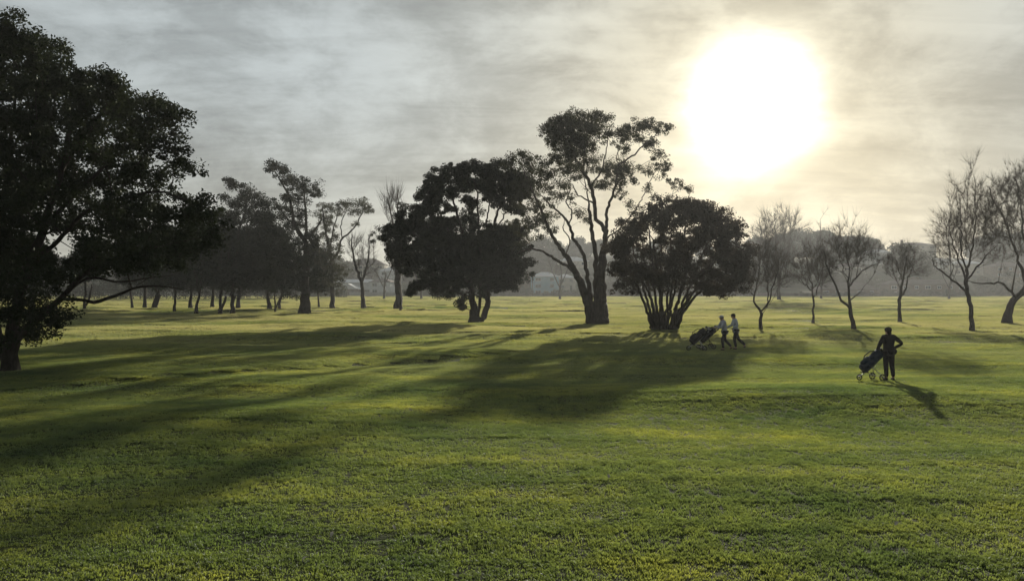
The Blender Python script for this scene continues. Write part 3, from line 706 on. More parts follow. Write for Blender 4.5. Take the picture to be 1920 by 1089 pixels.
tree('leafy_shrub', 'ragged leafy growth beside the pollard trunk, below its bare shoots', (752, 582),
     [[(752, 583, 0, 2.5), (750, 550, 0, 2), (745, 500, 0, 1.6), (728, 460, 0, 1), (712, 440, 0, .6)]],
     [(712, 428, 9, 6, .9), (722, 432, 9, 6, .8), (705, 440, 8, 6, .9), (700, 452, 6, 5, .8), (720, 446, 8, 6, .5), (728, 460, 10, 9, .9), (742, 470, 11, 12, .9), (748, 490, 11, 14, 1), (730, 440, 8, 10, .6)],
     seed=26, kl=1.3, stray=.3, spacing=.7, kleaf=44, lsize=0.22, sigma=0.3, leafmat='leaf_dark', cat='shrub')

def auto_tree(name, label, base, top, bottom, rx, cx=None, n=26, seed=1, trunk=4, fork=False, group=None, d=None, **kw):
    r_ = np.random.default_rng(seed); cx = base[0] if cx is None else cx
    cy = (top + bottom) / 2; ry = (bottom - top) / 2
    cl = []
    k = (d if d else ground_at(*base)) / F
    for i in range(n):
        a = r_.uniform(0, 2 * math.pi); vz = r_.uniform(-.85, 1); q = math.sqrt(1 - vz * vz) * r_.uniform(.55, 1)
        s = r_.uniform(.24, .36)
        cl.append((cx + (1 - s) * rx * q * math.cos(a), cy - (1 - s * .8) * ry * vz, rx * s, ry * s * .75, 1.0, rx * k * .9 * q * math.sin(a)))
    L = [[(base[0], base[1], 0, trunk), (base[0], base[1] * .6 + bottom * .4, 0, trunk * .85), ((base[0] + cx) / 2, bottom, 0, trunk * .75), (cx, cy, 0, trunk * .5), (cx, top + ry * .4, 0, trunk * .2)]]
    for i in range(4):
        a = r_.uniform(0, 6.28); L.append([((base[0] + cx) / 2, bottom - i * 4, 0, trunk * .5), (cx + rx * .4 * math.cos(a), cy + ry * .3, rx * k * .4 * math.sin(a), trunk * .35), (cx + rx * .7 * math.cos(a), cy - ry * .2, rx * k * .7 * math.sin(a), trunk * .15)])
    if fork: L.append([(base[0], base[1] - 3, 0, trunk * .8), (base[0] + 9, base[1] - 25, 0, trunk * .7), (base[0] + 12, bottom, 0, trunk * .5)])
    return tree(name, label, base, L, cl, seed=seed, group=group, d=d, **kw)

wood = [((159, 580), 455, 528, 34, 160, 3.2, 'leaning multi stemmed tree furthest left in the wood, seen under the drooping bough', True),
        ((248, 577), 430, 545, 36, 240, 3, 'thin trunked evergreen at the far left of the wood, second from the left', False),
        ((272, 578), 420, 545, 36, 272, 4.5, 'evergreen third from the left in the wood, seen beyond the drooping bough', False),
        ((289, 579), 425, 548, 38, 300, 6, 'wide trunked evergreen fourth from the left in the wood', True),
        ((327, 585), 420, 552, 42, 330, 3.5, 'slim trunked evergreen at the bough tip, front row of the wood', False),
        ((357, 578), 415, 548, 40, 360, 4.5, 'evergreen of the back row right of the slim trunk at the bough tip', False),
        ((368, 588), 410, 550, 42, 378, 4, 'front row evergreen left of the forked trunk in the wood', False),
        ((398, 578), 420, 548, 38, 400, 4.5, 'back row evergreen directly left of the forked trunk in the wood', False),
        ((412, 589), 415, 550, 40, 414, 4.5, 'evergreen with the trunk forked low down in the wood', True),
        ((446, 578), 420, 548, 40, 452, 5, 'back row evergreen right of the tufted tree in the wood', False),
        ((505, 580), 415, 550, 38, 498, 5, 'evergreen left of the slender twin stems in the wood', False),
        ((516, 585), 440, 548, 26, 514, 2.3, 'slender twin stemmed tree left of the thickest trunk of the wood', True),
        ((524, 580), 430, 548, 34, 532, 3.5, 'evergreen right of the slender twin stems in the wood', False),
        ((598, 577), 455, 553, 26, 595, 2.5, 'low round evergreen between the thickest trunk and the curved gum', False)]
for i, (b, t, bo, rx, cx, tr, lab, fk) in enumerate(wood):
    auto_tree('evergreen_tree', lab, b, t, bo + 5, rx * 1.15, cx, n=38, seed=60 + i, trunk=tr, fork=fk, group='trees of the left wood',
              spacing=1.1, kleaf=52, kl=1.6, stray=.25, lsize=0.28, sigma=0.5, leafmat='leaf_dark' if i % 3 else 'leaf_big')
# more of the wood beyond the big tree, standing off to the left
for i, (b, t, rx) in enumerate([((60, 579), 430, 45), ((-40, 577), 425, 50), ((-140, 582), 420, 55)]):
    auto_tree('evergreen_tree', ['evergreen of the wood hidden behind the base of the huge left tree', 'evergreen of the wood just outside the left edge', 'evergreen of the wood further outside the left edge'][i],
              b, t, 550, rx, None, n=22, seed=90 + i, trunk=5, group='trees of the left wood', spacing=1.3, kleaf=46, lsize=0.36, sigma=0.6)

# 6. leafless trees on the right
bare_kw = dict(bare=True, barkmat='bark_grey', spacing=.55, tip=.006, twig_len=1.0, twig_r=.0046, ktw=13, tw_spread=.5, tw_up=.4, hollow=.1, bf=.6)
tree('leafless_tree', 'small leafless tree with Y forked trunk right of the bushy tree', (1427, 617),
     [[(1427, 618, 0, 4), (1427, 600, 0, 3.6), (1427, 583, 0, 3.6), (1418, 572, 0, 2.6), (1414, 555, 0, 2), (1420, 530, .5, 1.5), (1425, 490, .5, .9)],
      [(1427, 584, 0, 3), (1436, 574, 0, 2.6), (1443, 562, -.5, 2), (1448, 540, -.5, 1.6), (1458, 510, -1, 1.1), (1462, 480, -1, .7)], [(1414, 557, 0, 1.5), (1406, 545, -.7, 1.1), (1402, 520, -1, .7)], [(1440, 566, 0, 1.6), (1440, 540, 1, 1.2), (1440, 500, 1.4, .7)]],
     [(1430, 505, 34, 38, 1), (1455, 505, 30, 42, 1), (1440, 470, 32, 30, .8), (1415, 520, 20, 26, .9), (1478, 520, 16, 26, .6)], seed=31, **bare_kw)
tree('leafless_tree', 'slender leafless tree with the thin straight trunk, right of the Y forked one', (1524, 606),
     [[(1524, 607, 0, 3.2), (1524, 590, 0, 2.7), (1525, 565, 0, 2.6), (1523, 545, 0, 2), (1518, 520, 0, 1.4), (1515, 490, 0, .8)], [(1525, 560, 0, 2), (1532, 545, .6, 1.4), (1540, 520, 1, 1), (1545, 490, 1, .6)], [(1523, 545, 0, 1.4), (1508, 532, -.6, 1), (1495, 515, -1, .7)]],
     [(1518, 500, 34, 36, .9), (1538, 500, 26, 38, .9), (1500, 510, 22, 26, .8), (1525, 465, 26, 22, .6)], seed=32, **bare_kw)
tree('leafless_tree', 'leafless tree with widely spread limbs in the middle of the right row', (1600, 618),
     [[(1601, 619, 0, 5), (1599, 605, 0, 4.4), (1594, 585, 0, 4.6), (1592, 565, 0, 3.6), (1590, 535, .3, 2.7), (1592, 510, .5, 2), (1588, 480, .5, 1.3), (1592, 440, .5, .7)],
      [(1592, 578, 0, 3.4), (1578, 562, -.5, 3), (1567, 535, -.9, 2.6), (1557, 515, -1, 2.3), (1550, 495, -1.1, 1.6), (1545, 465, -1.2, .9)],
      [(1591, 540, .3, 2.2), (1606, 520, .8, 2), (1618, 507, 1.1, 1.7), (1635, 497, 1.3, 1.3), (1650, 493, 1.5, .8)],
      [(1594, 563, 0, 1.5), (1608, 552, -.5, 1.2), (1620, 537, -.8, .8)], [(1590, 520, .5, 1.6), (1578, 500, 1.2, 1.2), (1575, 470, 1.4, .8)], [(1606, 520, .8, 1.4), (1612, 490, 0, 1), (1620, 455, 0, .6)]],
     [(1590, 470, 40, 42, .9), (1565, 480, 28, 36, .9), (1620, 478, 34, 36, .8), (1592, 425, 26, 26, .35), (1645, 480, 20, 22, .6), (1548, 500, 16, 24, .7), (1615, 440, 26, 20, .3)], seed=33, **bare_kw)
tree('leafless_tree', 'leafless tree with a knobbly trunk above and left of the standing golfer', (1687, 604),
     [[(1687, 604, 0, 4), (1687, 580, 0, 3.8), (1687, 563, 0, 4), (1689, 545, 0, 3.4), (1692, 525, 0, 2.6), (1698, 505, 0, 1.7), (1700, 480, 0, 1)], [(1688, 560, 0, 2.5), (1697, 540, .6, 2.2), (1702, 520, .9, 1.6), (1712, 500, 1, 1)], [(1692, 525, 0, 1.6), (1684, 505, -.6, 1.2), (1678, 480, -.8, .8)]],
     [(1690, 490, 30, 32, .9), (1710, 492, 24, 30, .9), (1672, 498, 18, 24, .8), (1725, 505, 12, 22, .6), (1695, 465, 24, 16, .6)], seed=34, **bare_kw)
tree('leafless_tree', 'leaning leafless tree with high feathery crown, second from the right edge', (1825, 620),
     [[(1825, 621, 0, 5), (1822, 595, 0, 4.6), (1817, 565, 0, 4.8), (1812, 540, 0, 4.6), (1812, 515, 0, 3.6), (1818, 490, .3, 2.6), (1826, 450, .5, 2), (1830, 400, .5, 1.2), (1826, 330, .5, .6)],
      [(1814, 548, 0, 3), (1798, 535, -.5, 2.6), (1780, 520, -.9, 2.3), (1765, 510, -1.1, 2), (1753, 498, -1.3, 1.5), (1748, 484, -1.4, 1)],
      [(1811, 525, 0, 3), (1803, 500, .6, 2.6), (1795, 480, 1, 2), (1785, 450, 1.3, 1.4), (1780, 410, 1.5, .8)], [(1814, 510, 0, 2.4), (1802, 470, -1, 2), (1804, 430, -1.3, 1.4), (1800, 380, -1.5, .8)],
      [(1813, 530, 0, 2.4), (1832, 500, -.6, 2), (1850, 480, -1, 1.4), (1870, 460, -1.2, .9)], [(1780, 520, -.9, 1.4), (1790, 500, -1.4, 1), (1772, 480, -1.6, .8)]],
     [(1800, 430, 38, 52, .9), (1835, 420, 34, 60, .9), (1780, 460, 34, 36, .9), (1820, 360, 34, 36, .6), (1826, 310, 12, 28, .45), (1855, 470, 24, 30, .8), (1770, 420, 24, 30, .6), (1765, 490, 20, 22, .8), (1795, 360, 26, 28, .4)], seed=35, **bare_kw)
tree('leafless_tree', 'large leafless tree at the right edge with thick trunk bending right', (1889, 606),
     [[(1889, 607, 0, 10), (1891, 590, 0, 8.5), (1895, 574, 0, 8), (1906, 556, 0, 7.5), (1922, 542, 0, 7), (1938, 515, 0, 6), (1950, 470, .5, 4), (1955, 410, .5, 2.5), (1950, 340, .5, 1.2)],
      [(1905, 557, 0, 3.4), (1892, 544, -.7, 3), (1882, 533, -1, 2.7), (1870, 529, -1.3, 2.4), (1850, 532, -1.6, 2), (1832, 531, -1.9, 1.5), (1815, 526, -2.2, .9)],
      [(1925, 538, 0, 4), (1918, 510, .8, 3.6), (1908, 480, 1.1, 3), (1896, 448, 1.3, 2.7), (1884, 410, 1.4, 2.2), (1866, 380, 1.6, 1.6), (1854, 350, 1.8, 1)],
      [(1932, 525, 0, 3.6), (1928, 480, -1, 3), (1918, 440, -1.4, 2.4), (1915, 390, -1.6, 1.7), (1905, 330, -1.8, .9)], [(1940, 510, 0, 3.6), (1975, 480, 0, 3), (2010, 440, 0, 2.2), (2030, 390, 0, 1.2)],
      [(1896, 448, 1.3, 1.8), (1870, 440, 2, 1.4), (1850, 425, 2.2, .9)], [(1950, 470, .5, 2), (1975, 420, 1.5, 1.6), (1985, 360, 2, 1)], [(1942, 505, 0, 4), (1985, 505, -1, 3), (2040, 500, -1.5, 1.6)]],
     [(1890, 380, 40, 48, 1), (1920, 350, 36, 44, 1), (1870, 420, 30, 36, .9), (1960, 370, 44, 56, .9), (1910, 430, 40, 36, .9), (1990, 420, 50, 50, .8), (1875, 350, 22, 28, .6), (1915, 315, 24, 18, .5), (1850, 385, 18, 24, .5), (1930, 470, 34, 28, .7), (2030, 440, 30, 50, .7), (1885, 480, 24, 24, .5)], seed=36,
     **{**bare_kw, 'spacing': .62, 'twig_len': 1.0, 'twig_r': .0058})
tree('leafless_tree', 'tall pale leafless tree in the haze behind the Y forked one', (1462, 562),
     [[(1461, 563, 0, 4), (1460, 545, 0, 3.6), (1460, 520, 0, 3), (1456, 480, 0, 2.2), (1454, 440, 0, 1.4), (1452, 400, 0, .7)], [(1460, 520, 0, 2), (1475, 480, 1, 1.6), (1482, 440, 1.5, 1), (1484, 405, 1.5, .6)], [(1460, 525, 0, 2), (1440, 480, -1, 1.6), (1428, 440, -1.5, 1), (1424, 410, -1.5, .6)]],
     [(1455, 425, 34, 34, .7), (1480, 425, 24, 28, .7), (1430, 440, 24, 32, .7), (1455, 470, 40, 34, .8), (1462, 395, 20, 10, .3)],
     bare=True, barkmat='bark_grey', spacing=1.6, tip=.03, twig_len=3.2, twig_r=.02, ktw=11, tw_up=.6, tw_spread=.5, seed=37)
for i, (x, top, lab) in enumerate([(1540, 400, 'faint leafless tree in the haze between the slender and spread limbed trees'), (1780, 400, 'faint leafless tree in the haze left of the leaning tree'), (790, 490, 'pale leafless tree in the haze below the dark tree'), (1050, 470, 'pale leafless tree in the haze before the pale blue house'), (720, 500, 'faint leafless tree in the haze before the hillside houses')]):
    tree('leafless_tree', lab, (x, 561), [[(x, 562, 0, 2.6), (x, 545, 0, 2.2), (x + 3, 515, 0, 1.6), (x, (515 + top) / 2, 0, 1), (x - 2, top + 12, 0, .5)], [(x, 540, 0, 1.4), (x - 14, 510, 1, 1), (x - 20, (510 + top) / 2, 1, .5)], [(x, 538, 0, 1.4), (x + 14, 505, -1, 1), (x + 20, (505 + top) / 2, -1, .5)]],
         [(x, (540 + top) / 2 - 10, 24, (540 - top) * .36, .6), (x - 16, (540 + top) / 2, 18, (540 - top) * .28, .6), (x + 18, (540 + top) / 2, 18, (540 - top) * .3, .6)],
         bare=True, barkmat='bark_grey', spacing=2.1, tip=.035, twig_len=3.0, twig_r=.024, ktw=4, tw_up=.5, tw_spread=.6, seed=40 + i)

# 7. evergreen trees and hedges on the far edge and hillside: prototypes, then copies
protos = []
def proto(i, h, rx, leafm, shape):
    d0 = 300.0; k = d0 / F
    b = (CX, HY + 20); root = None
    hp = h / k; rp = rx / k
    py0 = HY + CAMZ / k      # arbitrary
    o = auto_tree('hillside_tree', None, (CX, py0), py0 - hp, py0 - hp * shape, rp, CX, n=20, seed=200 + i, trunk=0.35 / k, d=d0,
                  spacing=1.7, kleaf=50, lsize=0.6, sigma=0.85, leafmat=leafm, group='trees across the hillside')
    return o
protos = [proto(0, 12, 5.5, 'leaf_far', .2), proto(1, 9, 5.0, 'leaf_far', .12), proto(2, 14, 4.2, 'leaf_dark', .15), proto(3, 7, 5.2, 'leaf_olive', .1)]

def place_copy(root, first, x, y, z, rz, s, label):
    r = root if first else root.copy()
    if not first:
        COL.objects.link(r)
        for ch in root.children:
            c = ch.copy(); COL.objects.link(c); c.parent = r
    r.location = (x, y, z); r.rotation_euler = (0, 0, rz); r.scale = s
    r['label'] = label
    return r

def far_z(x, y): return float(max(hill_height(x, y), height(x, y) if y < 355 else -9))
used = [False] * 4
LAB_H = 'dark hazy evergreen tree on the rising ground behind the golf course'
spots = []
# skyline trees, given by where their tops stand
for (px, ty, dist, pi) in [(1487, 420, 430, 0), (1465, 432, 440, 1), (1513, 428, 440, 0), (1545, 424, 450, 1), (1562, 430, 455, 0), (1590, 436, 450, 1), (1612, 436, 440, 0), (1634, 442, 455, 1), (1700, 446, 380, 0), (1860, 432, 440, 0), (1885, 424, 430, 0), (1838, 440, 450, 1), (1910, 428, 440, 1), (1430, 436, 430, 0), (1410, 444, 440, 1),
                           (1945, 430, 440, 0), (1985, 432, 440, 1), (2030, 430, 450, 0), (1040, 446, 430, 1), (1010, 436, 420, 0), (1085, 440, 440, 1), (1120, 444, 440, 0), (1180, 450, 440, 1), (1150, 448, 440, 0), (650, 470, 420, 1), (672, 466, 430, 0), (632, 462, 430, 1), (600, 460, 420, 0), (565, 460, 430, 1), (765, 480, 420, 1), (790, 470, 440, 0), (830, 465, 440, 1), (880, 462, 440, 0), (940, 460, 440, 0), (985, 455, 440, 1),
                           (1225, 448, 440, 0), (1270, 446, 440, 1), (1320, 446, 440, 0), (1370, 444, 440, 1), (520, 462, 430, 0), (470, 460, 430, 1), (420, 462, 430, 0), (360, 460, 430, 1), (300, 458, 430, 0), (240, 460, 430, 1), (180, 462, 430, 0), (120, 460, 430, 1), (60, 460, 430, 0), (0, 460, 430, 1)]:
    spots.append((px, ty, dist, pi))
hs = [12, 9, 14, 7]
def put_tree(px, ty, dist, pi, label, wide=1.0):
    x = (px - CX) / F * dist; z = far_z(x, dist); top = CAMZ + (HY - ty) / F * dist
    s = max(0.35, (top - z) / hs[pi])
    place_copy(protos[pi], not used[pi], x, dist, z - .1, random.uniform(0, 6.28), (s * wide if s > .8 else .9, s * wide if s > .8 else .9, s), label)
    used[pi] = True
for s_ in spots: put_tree(s_[0], s_[1] + (16 if s_[0] < 840 else 0), s_[2], s_[3], LAB_H)
# mid-slope and foot of the slope
r5 = np.random.default_rng(5)
for i in range(150):
    px = r5.uniform(20, 2000); dist = r5.uniform(348, 425)
    if 630 < px < 770 and dist < 425 and r5.random() < .8 or 985 < px < 1100 and dist < 400 or 1600 < px < 1830 and r5.random() < .6: continue
    if 1560 < px < 1800 and dist < 365: continue
    x = (px - CX) / F * dist; z = far_z(x, dist); pi = int(r5.choice([0, 1, 1, 3, 3]))
    ty = HY - (z + r5.uniform(5, 10) - CAMZ) / dist * F
    put_tree(px, ty, dist, pi, LAB_H, 1.1)

for pi in range(4):
    if not used[pi]:
        place_copy(protos[pi], True, 96 + pi * 9, 372, far_z(96 + pi * 9, 372), 1.0, (1.0, 1.0, 1.0), 'slim dark evergreen tree on the lower slope near the right end')

# ------------------------------------------------------------------ small mesh builder
class MB:
    def __init__(s): s.v = []; s.f = []
    def add(s, vs, fs):
        b = len(s.v); s.v += [tuple(map(float, q)) for q in vs]; s.f += [tuple(b + i for i in f) for f in fs]; return s
    def box(s, x0, x1, y0, y1, z0, z1):
        return s.add([(x0, y0, z0), (x1, y0, z0), (x1, y1, z0), (x0, y1, z0), (x0, y0, z1), (x1, y0, z1), (x1, y1, z1), (x0, y1, z1)],
                     [(0, 3, 2, 1), (4, 5, 6, 7), (0, 1, 5, 4), (1, 2, 6, 5), (2, 3, 7, 6), (3, 0, 4, 7)])
    def tube(s, pts, rad, sides=8, cap=True):
        pts = [Vector(p_) for p_ in pts]; n = len(pts)
        rads = rad if isinstance(rad, (list, tuple)) else [rad] * n
        ref = Vector((0.1, 0.2, 0.97)); rings = []
        t0 = (pts[1] - pts[0]).normalized()
        u = t0.cross(ref if abs(t0.dot(ref)) < .9 else Vector((1, 0, 0))).normalized()
        vs = []
        for i in range(n):
            t = ((pts[min(i + 1, n - 1)] - pts[max(i - 1, 0)])).normalized()
            u = (u - t * u.dot(t)).normalized(); w = t.cross(u)
            for k in range(sides):
                a = 2 * math.pi * k / sides
                vs.append(pts[i] + rads[i] * (math.cos(a) * u + math.sin(a) * w))
        fs = [(i * sides + k, i * sides + (k + 1) % sides, (i + 1) * sides + (k + 1) % sides, (i + 1) * sides + k) for i in range(n - 1) for k in range(sides)]
        if cap: fs += [tuple(range(sides - 1, -1, -1)), tuple((n - 1) * sides + k for k in range(sides))]
        return s.add(vs, fs)
    def ring(s, c, ax, R_, r, n=24, m_=8):
        c = Vector(c); ax = Vector(ax).normalized(); u = ax.orthogonal().normalized(); w = ax.cross(u); vs = []
        for i in range(n):
            a = 2 * math.pi * i / n; d = math.cos(a) * u + math.sin(a) * w
            for k in range(m_):
                b = 2 * math.pi * k / m_; vs.append(c + d * (R_ + r * math.cos(b)) + ax * r * math.sin(b))
        fs = [(i * m_ + k, i * m_ + (k + 1) % m_, ((i + 1) % n) * m_ + (k + 1) % m_, ((i + 1) % n) * m_ + k) for i in range(n) for k in range(m_)]
        return s.add(vs, fs)
    def ball(s, c, r, sx=1, sy=1, sz=1, n=12, m_=8):
        vs = []; fs = []
        for j in range(m_ + 1):
            t = math.pi * j / m_
            for i in range(n):
                a = 2 * math.pi * i / n
                vs.append((c[0] + r * sx * math.sin(t) * math.cos(a), c[1] + r * sy * math.sin(t) * math.sin(a), c[2] + r * sz * math.cos(t)))
        for j in range(m_):
            for i in range(n): fs.append((j * n + i, (j + 1) * n + i, (j + 1) * n + (i + 1) % n, j * n + (i + 1) % n))
        return s.add(vs, fs)
    def build(s, name, mat, parent=None, smooth=False):
        me = bpy.data.meshes.new(name); me.from_pydata(s.v, [], s.f); me.update()
        if smooth:
            for p_ in me.polygons: p_.use_smooth = True
        return obj(name, me, mat, parent)

# ------------------------------------------------------------------ houses
M['wall_pale'] = simple('render_pale', (0.70, 0.72, 0.72), .85, scale=.6, var=.12)
M['wall_blue'] = simple('weatherboard_blue', (0.42, 0.62, 0.72), .8, scale=.6, var=.1)
M['wall_cream'] = simple('render_cream', (0.58, 0.54, 0.46), .85, scale=.6, var=.12)
M['wall_brick'] = simple('brick_far', (0.16, 0.12, 0.10), .9, scale=.8, var=.2)
M['roof_tile'] = simple('roof_tile', (0.13, 0.10, 0.09), .8, scale=.8, var=.2)
M['roof_iron'] = simple('roof_iron', (0.62, 0.63, 0.65), .4, scale=.5, var=.1, metal=.3)
M['glass'] = simple('window_glass', (0.06, 0.07, 0.08), .15, var=.1, spec=.8)
M['trim'] = simple('window_trim', (0.6, 0.6, 0.58), .6, var=.08)
M['timber'] = simple('fence_timber', (0.10, 0.085, 0.07), .9, scale=2, var=.3)
M['concrete'] = simple('concrete_wall', (0.40, 0.40, 0.38), .9, scale=1.5, var=.15)

def house(label, px, dist, w, dp, storeys, wall, roof, roofh=2.4, hip=True, rz=0.0, chimney=False, zoff=0, name='house'):
    x = (px - CX) / F * dist; z = far_z(x, dist) + zoff
    root = empty(name, (x, dist, z), label, 'house', 'houses on the hillside', rz)
    H = storeys * 2.9
    wl = MB().box(-w / 2, w / 2, 0, dp, -3.0, H).build('wall', M[wall], root)
    o = .5; e = H + 0.003
    rb = MB()
    if hip:
        q = min(dp / 2 + o, w / 2)
        rb.add([(-w / 2 - o, -o, e), (w / 2 + o, -o, e), (w / 2 + o, dp + o, e), (-w / 2 - o, dp + o, e), (-w / 2 - o + q, dp / 2, e + roofh), (w / 2 + o - q, dp / 2, e + roofh),
                (-w / 2 - o, -o, e + .18), (w / 2 + o, -o, e + .18), (w / 2 + o, dp + o, e + .18), (-w / 2 - o, dp + o, e + .18)],
               [(0, 3, 2, 1), (0, 1, 7, 6), (1, 2, 8, 7), (2, 3, 9, 8), (3, 0, 6, 9), (6, 7, 5, 4), (7, 8, 5), (8, 9, 4, 5), (9, 6, 4)])
    else:
        rb.add([(-w / 2 - o, -o, e), (w / 2 + o, -o, e), (w / 2 + o, dp + o, e), (-w / 2 - o, dp + o, e), (0, -o, e + roofh), (0, dp + o, e + roofh)],
               [(0, 3, 2, 1), (0, 1, 4), (2, 3, 5), (1, 2, 5, 4), (3, 0, 4, 5)])
    rf = rb.build('roof', M[roof], root)
    if chimney:
        MB().box(-w * .32 - .5, -w * .32 + .5, dp * .5 - .5, dp * .5 + .5, e, e + roofh + 1.6).build('chimney', M['wall_brick'], rf)
    for s_ in range(storeys):
        nw = max(2, int(w / 5.0))
        for k in range(nw):
            cx_ = -w / 2 + (k + .5) * w / nw; ww = .75 if k % 3 else 1.15; z0 = s_ * 2.9 + .95; z1 = z0 + 1.3
            if s_ == 0 and k == nw // 2:
                dr = MB().box(cx_ - .5, cx_ + .5, -.07, -.003, 0.0, 2.1).build('door', M['timber'], root)
                continue
            wf = MB().box(cx_ - ww - .09, cx_ + ww + .09, -.06, -.003, z1, z1 + .1).box(cx_ - ww - .09, cx_ + ww + .09, -.1, -.003, z0 - .1, z0).box(cx_ - ww - .09, cx_ - ww, -.06, -.003, z0, z1).box(cx_ + ww, cx_ + ww + .09, -.06, -.003, z0, z1).box(cx_ - .04, cx_ + .04, -.055, -.003, z0, z1)
            wo = wf.build('window', M['trim'], root)
            MB().box(cx_ - ww, cx_ - .04, -.03, -.004, z0, z1).box(cx_ + .04, cx_ + ww, -.03, -.004, z0, z1).build('pane', M['glass'], wo)
    return root

house('big dark roofed house high on the slope, above the thin half bare tree', 685, 425, 21, 12, 2, 'wall_cream', 'roof_tile', 3.6, zoff=1.0)
house('house with pale metal hip roof left of the dark tree', 731, 398, 12, 10, 2, 'wall_pale', 'roof_iron', 2.2, zoff=1.0)
house('long low pale house with light eaves behind the thin half bare tree', 668, 382, 22, 9, 1, 'wall_pale', 'roof_iron', 1.8, rz=.06, zoff=.6)
house('small gabled house with pale roof edges at the foot of the slope', 652, 358, 9, 9, 1, 'wall_brick', 'roof_iron', 2.6, hip=False)
house('two storey pale house half hidden by shrubs left of the dark tree', 712, 362, 10, 9, 2, 'wall_pale', 'roof_tile', 2.0, rz=-.2)
house('pale blue two storey house seen between the dark tree and the gum', 1022, 352, 12.5, 9, 3, 'wall_blue', 'roof_iron', 2.2)
house('wide grey roofed house high behind the upper limbs of the gum', 1075, 415, 16, 11, 1, 'wall_cream', 'roof_iron', 2.6, zoff=1)
house('grey house between the pale blue house and the gum trunks', 1062, 372, 9, 9, 2, 'wall_cream', 'roof_iron', 2.0, rz=.15)
house('long ridge top house with a chimney on the right skyline', 1722, 452, 21, 12, 2, 'wall_cream', 'roof_tile', 2.0, chimney=True, zoff=1.7)
house('pale roofed house on the right slope, left of the ridge top house', 1648, 430, 15, 10, 2, 'wall_pale', 'roof_iron', 2.2, zoff=.8)
house('low pale house below the ridge top house', 1756, 420, 16, 10, 1, 'wall_pale', 'roof_iron', 1.8, zoff=1.0)
house('hazy house on the slope behind the leaning leafless tree', 1815, 405, 15, 10, 2, 'wall_cream', 'roof_iron', 2.2, rz=-.1)
house('hazy house on the slope behind the spread limbed leafless tree', 1600, 400, 14, 10, 2, 'wall_cream', 'roof_tile', 2.2, rz=.12)
house('dark brick house on the slope far right behind the big leafless tree', 1895, 400, 16, 10, 2, 'wall_brick', 'roof_tile', 2.4)
house('long dark brick clubhouse with tall pale windows beyond the far turf', 1740, 352, 36, 11, 2, 'wall_brick', 'roof_tile', 2.4, zoff=-.6, name='clubhouse')
house('dark brick building beyond the turf behind the slender leafless tree', 1592, 352, 26, 10, 1, 'wall_brick', 'roof_tile', 3.4, name='clubhouse')

# boundary: fence, low wall, hedge
def fence(label, px0, px1, dist, h, mat, name, post=2.4):
    x0 = (px0 - CX) / F * dist; x1 = (px1 - CX) / F * dist; z = float(height((x0 + x1) / 2, dist))
    root = empty(name, ((x0 + x1) / 2, dist, z), label, name.replace('_', ' '))
    w = (x1 - x0) / 2
    if mat == 'timber':
        mb = MB(); x = -w
        while x < w:
            hh = h + random.uniform(-.04, .04); mb.box(x, x + .15, 0, .025, -.6, hh); x += .165
        mb.build('palings', M[mat], root)
        MB().box(-w, w, .027, .09, .35, .45).box(-w, w, .027, .09, h - .5, h - .4).build('rail', M[mat], root)
    else:
        MB().box(-w, w, 0, .2, -.8, h).build('wall_panel', M[mat], root)
        MB().box(-w - .05, w + .05, -.05, .25, h + .002, h + .08).build('coping', M[mat], root)
    return root
fence('low pale concrete wall beyond the thin half bare tree', 655, 742, 338, 1.9, 'concrete', 'garden_wall')
fence('brown paling fence along the far edge, right of the gum', 1130, 1400, 338, 1.8, 'timber', 'paling_fence')
fence('brown paling fence along the far edge behind the right row of trees', 1405, 2000, 339, 1.7, 'timber', 'paling_fence')
fence('brown paling fence along the far edge beneath the pale blue house', 760, 1126, 339, 1.7, 'timber', 'paling_fence')

def hedge(label, px0, px1, dist, h, mat, seed):
    r_ = np.random.default_rng(seed)
    x0 = (px0 - CX) / F * dist; x1 = (px1 - CX) / F * dist; w = x1 - x0
    z = float(height((x0 + x1) / 2, dist)); root = empty('hedge', ((x0 + x1) / 2, dist, z), label, 'hedge')
    n = int(w * 130)
    x = r_.uniform(-w / 2, w / 2, n); hh = h * (0.8 + .22 * np.sin(x * .7 + seed) + .15 * np.sin(x * 1.9))
    c = np.stack([x, r_.uniform(-1, 1, n) * 1.1, r_.random(n) ** .7 * hh], 1)
    v, f = leaves(c, 3, .25, .38, r_)
    obj('foliage', mesh_from('foliage', v, [f]), M[mat], root)
    mb = MB()
    for q in np.arange(-w / 2 + 1, w / 2, 2.0): mb.tube([(q, 0, -.3), (q + .1, .1, h * .4), (q + .4, 0, h * .75)], [.09, .06, .03], 6)
    mb.build('stems', M['bark'], root)
hedge('dark hedge along the far edge behind the left wood', -60, 560, 238, 6.5, 'leaf_dark', 1)
hedge('low hedge at the far edge between the wood and the thin half bare tree', 565, 650, 290, 4.2, 'leaf_far', 2)
hedge('shrubby hedge at the far edge below the dark tree', 745, 1000, 325, 3.8, 'leaf_far', 3)
hedge('shrubby hedge at the far edge beneath the pale blue house', 1020, 1110, 326, 3.4, 'leaf_far', 4)
hedge('hedge at the far edge behind the round bushy tree', 1160, 1420, 325, 4.2, 'leaf_dark', 5)
hedge('low clipped hedge at the far edge before the dark brick building', 1500, 1640, 330, 2.0, 'leaf_dark', 6)
hedge('uneven hedge at the far edge below the clubhouse windows', 1650, 1832, 334, 2.6, 'leaf_far', 8)
hedge('hedge at the far edge behind the big right tree', 1835, 2010, 328, 6.0, 'leaf_dark', 7)

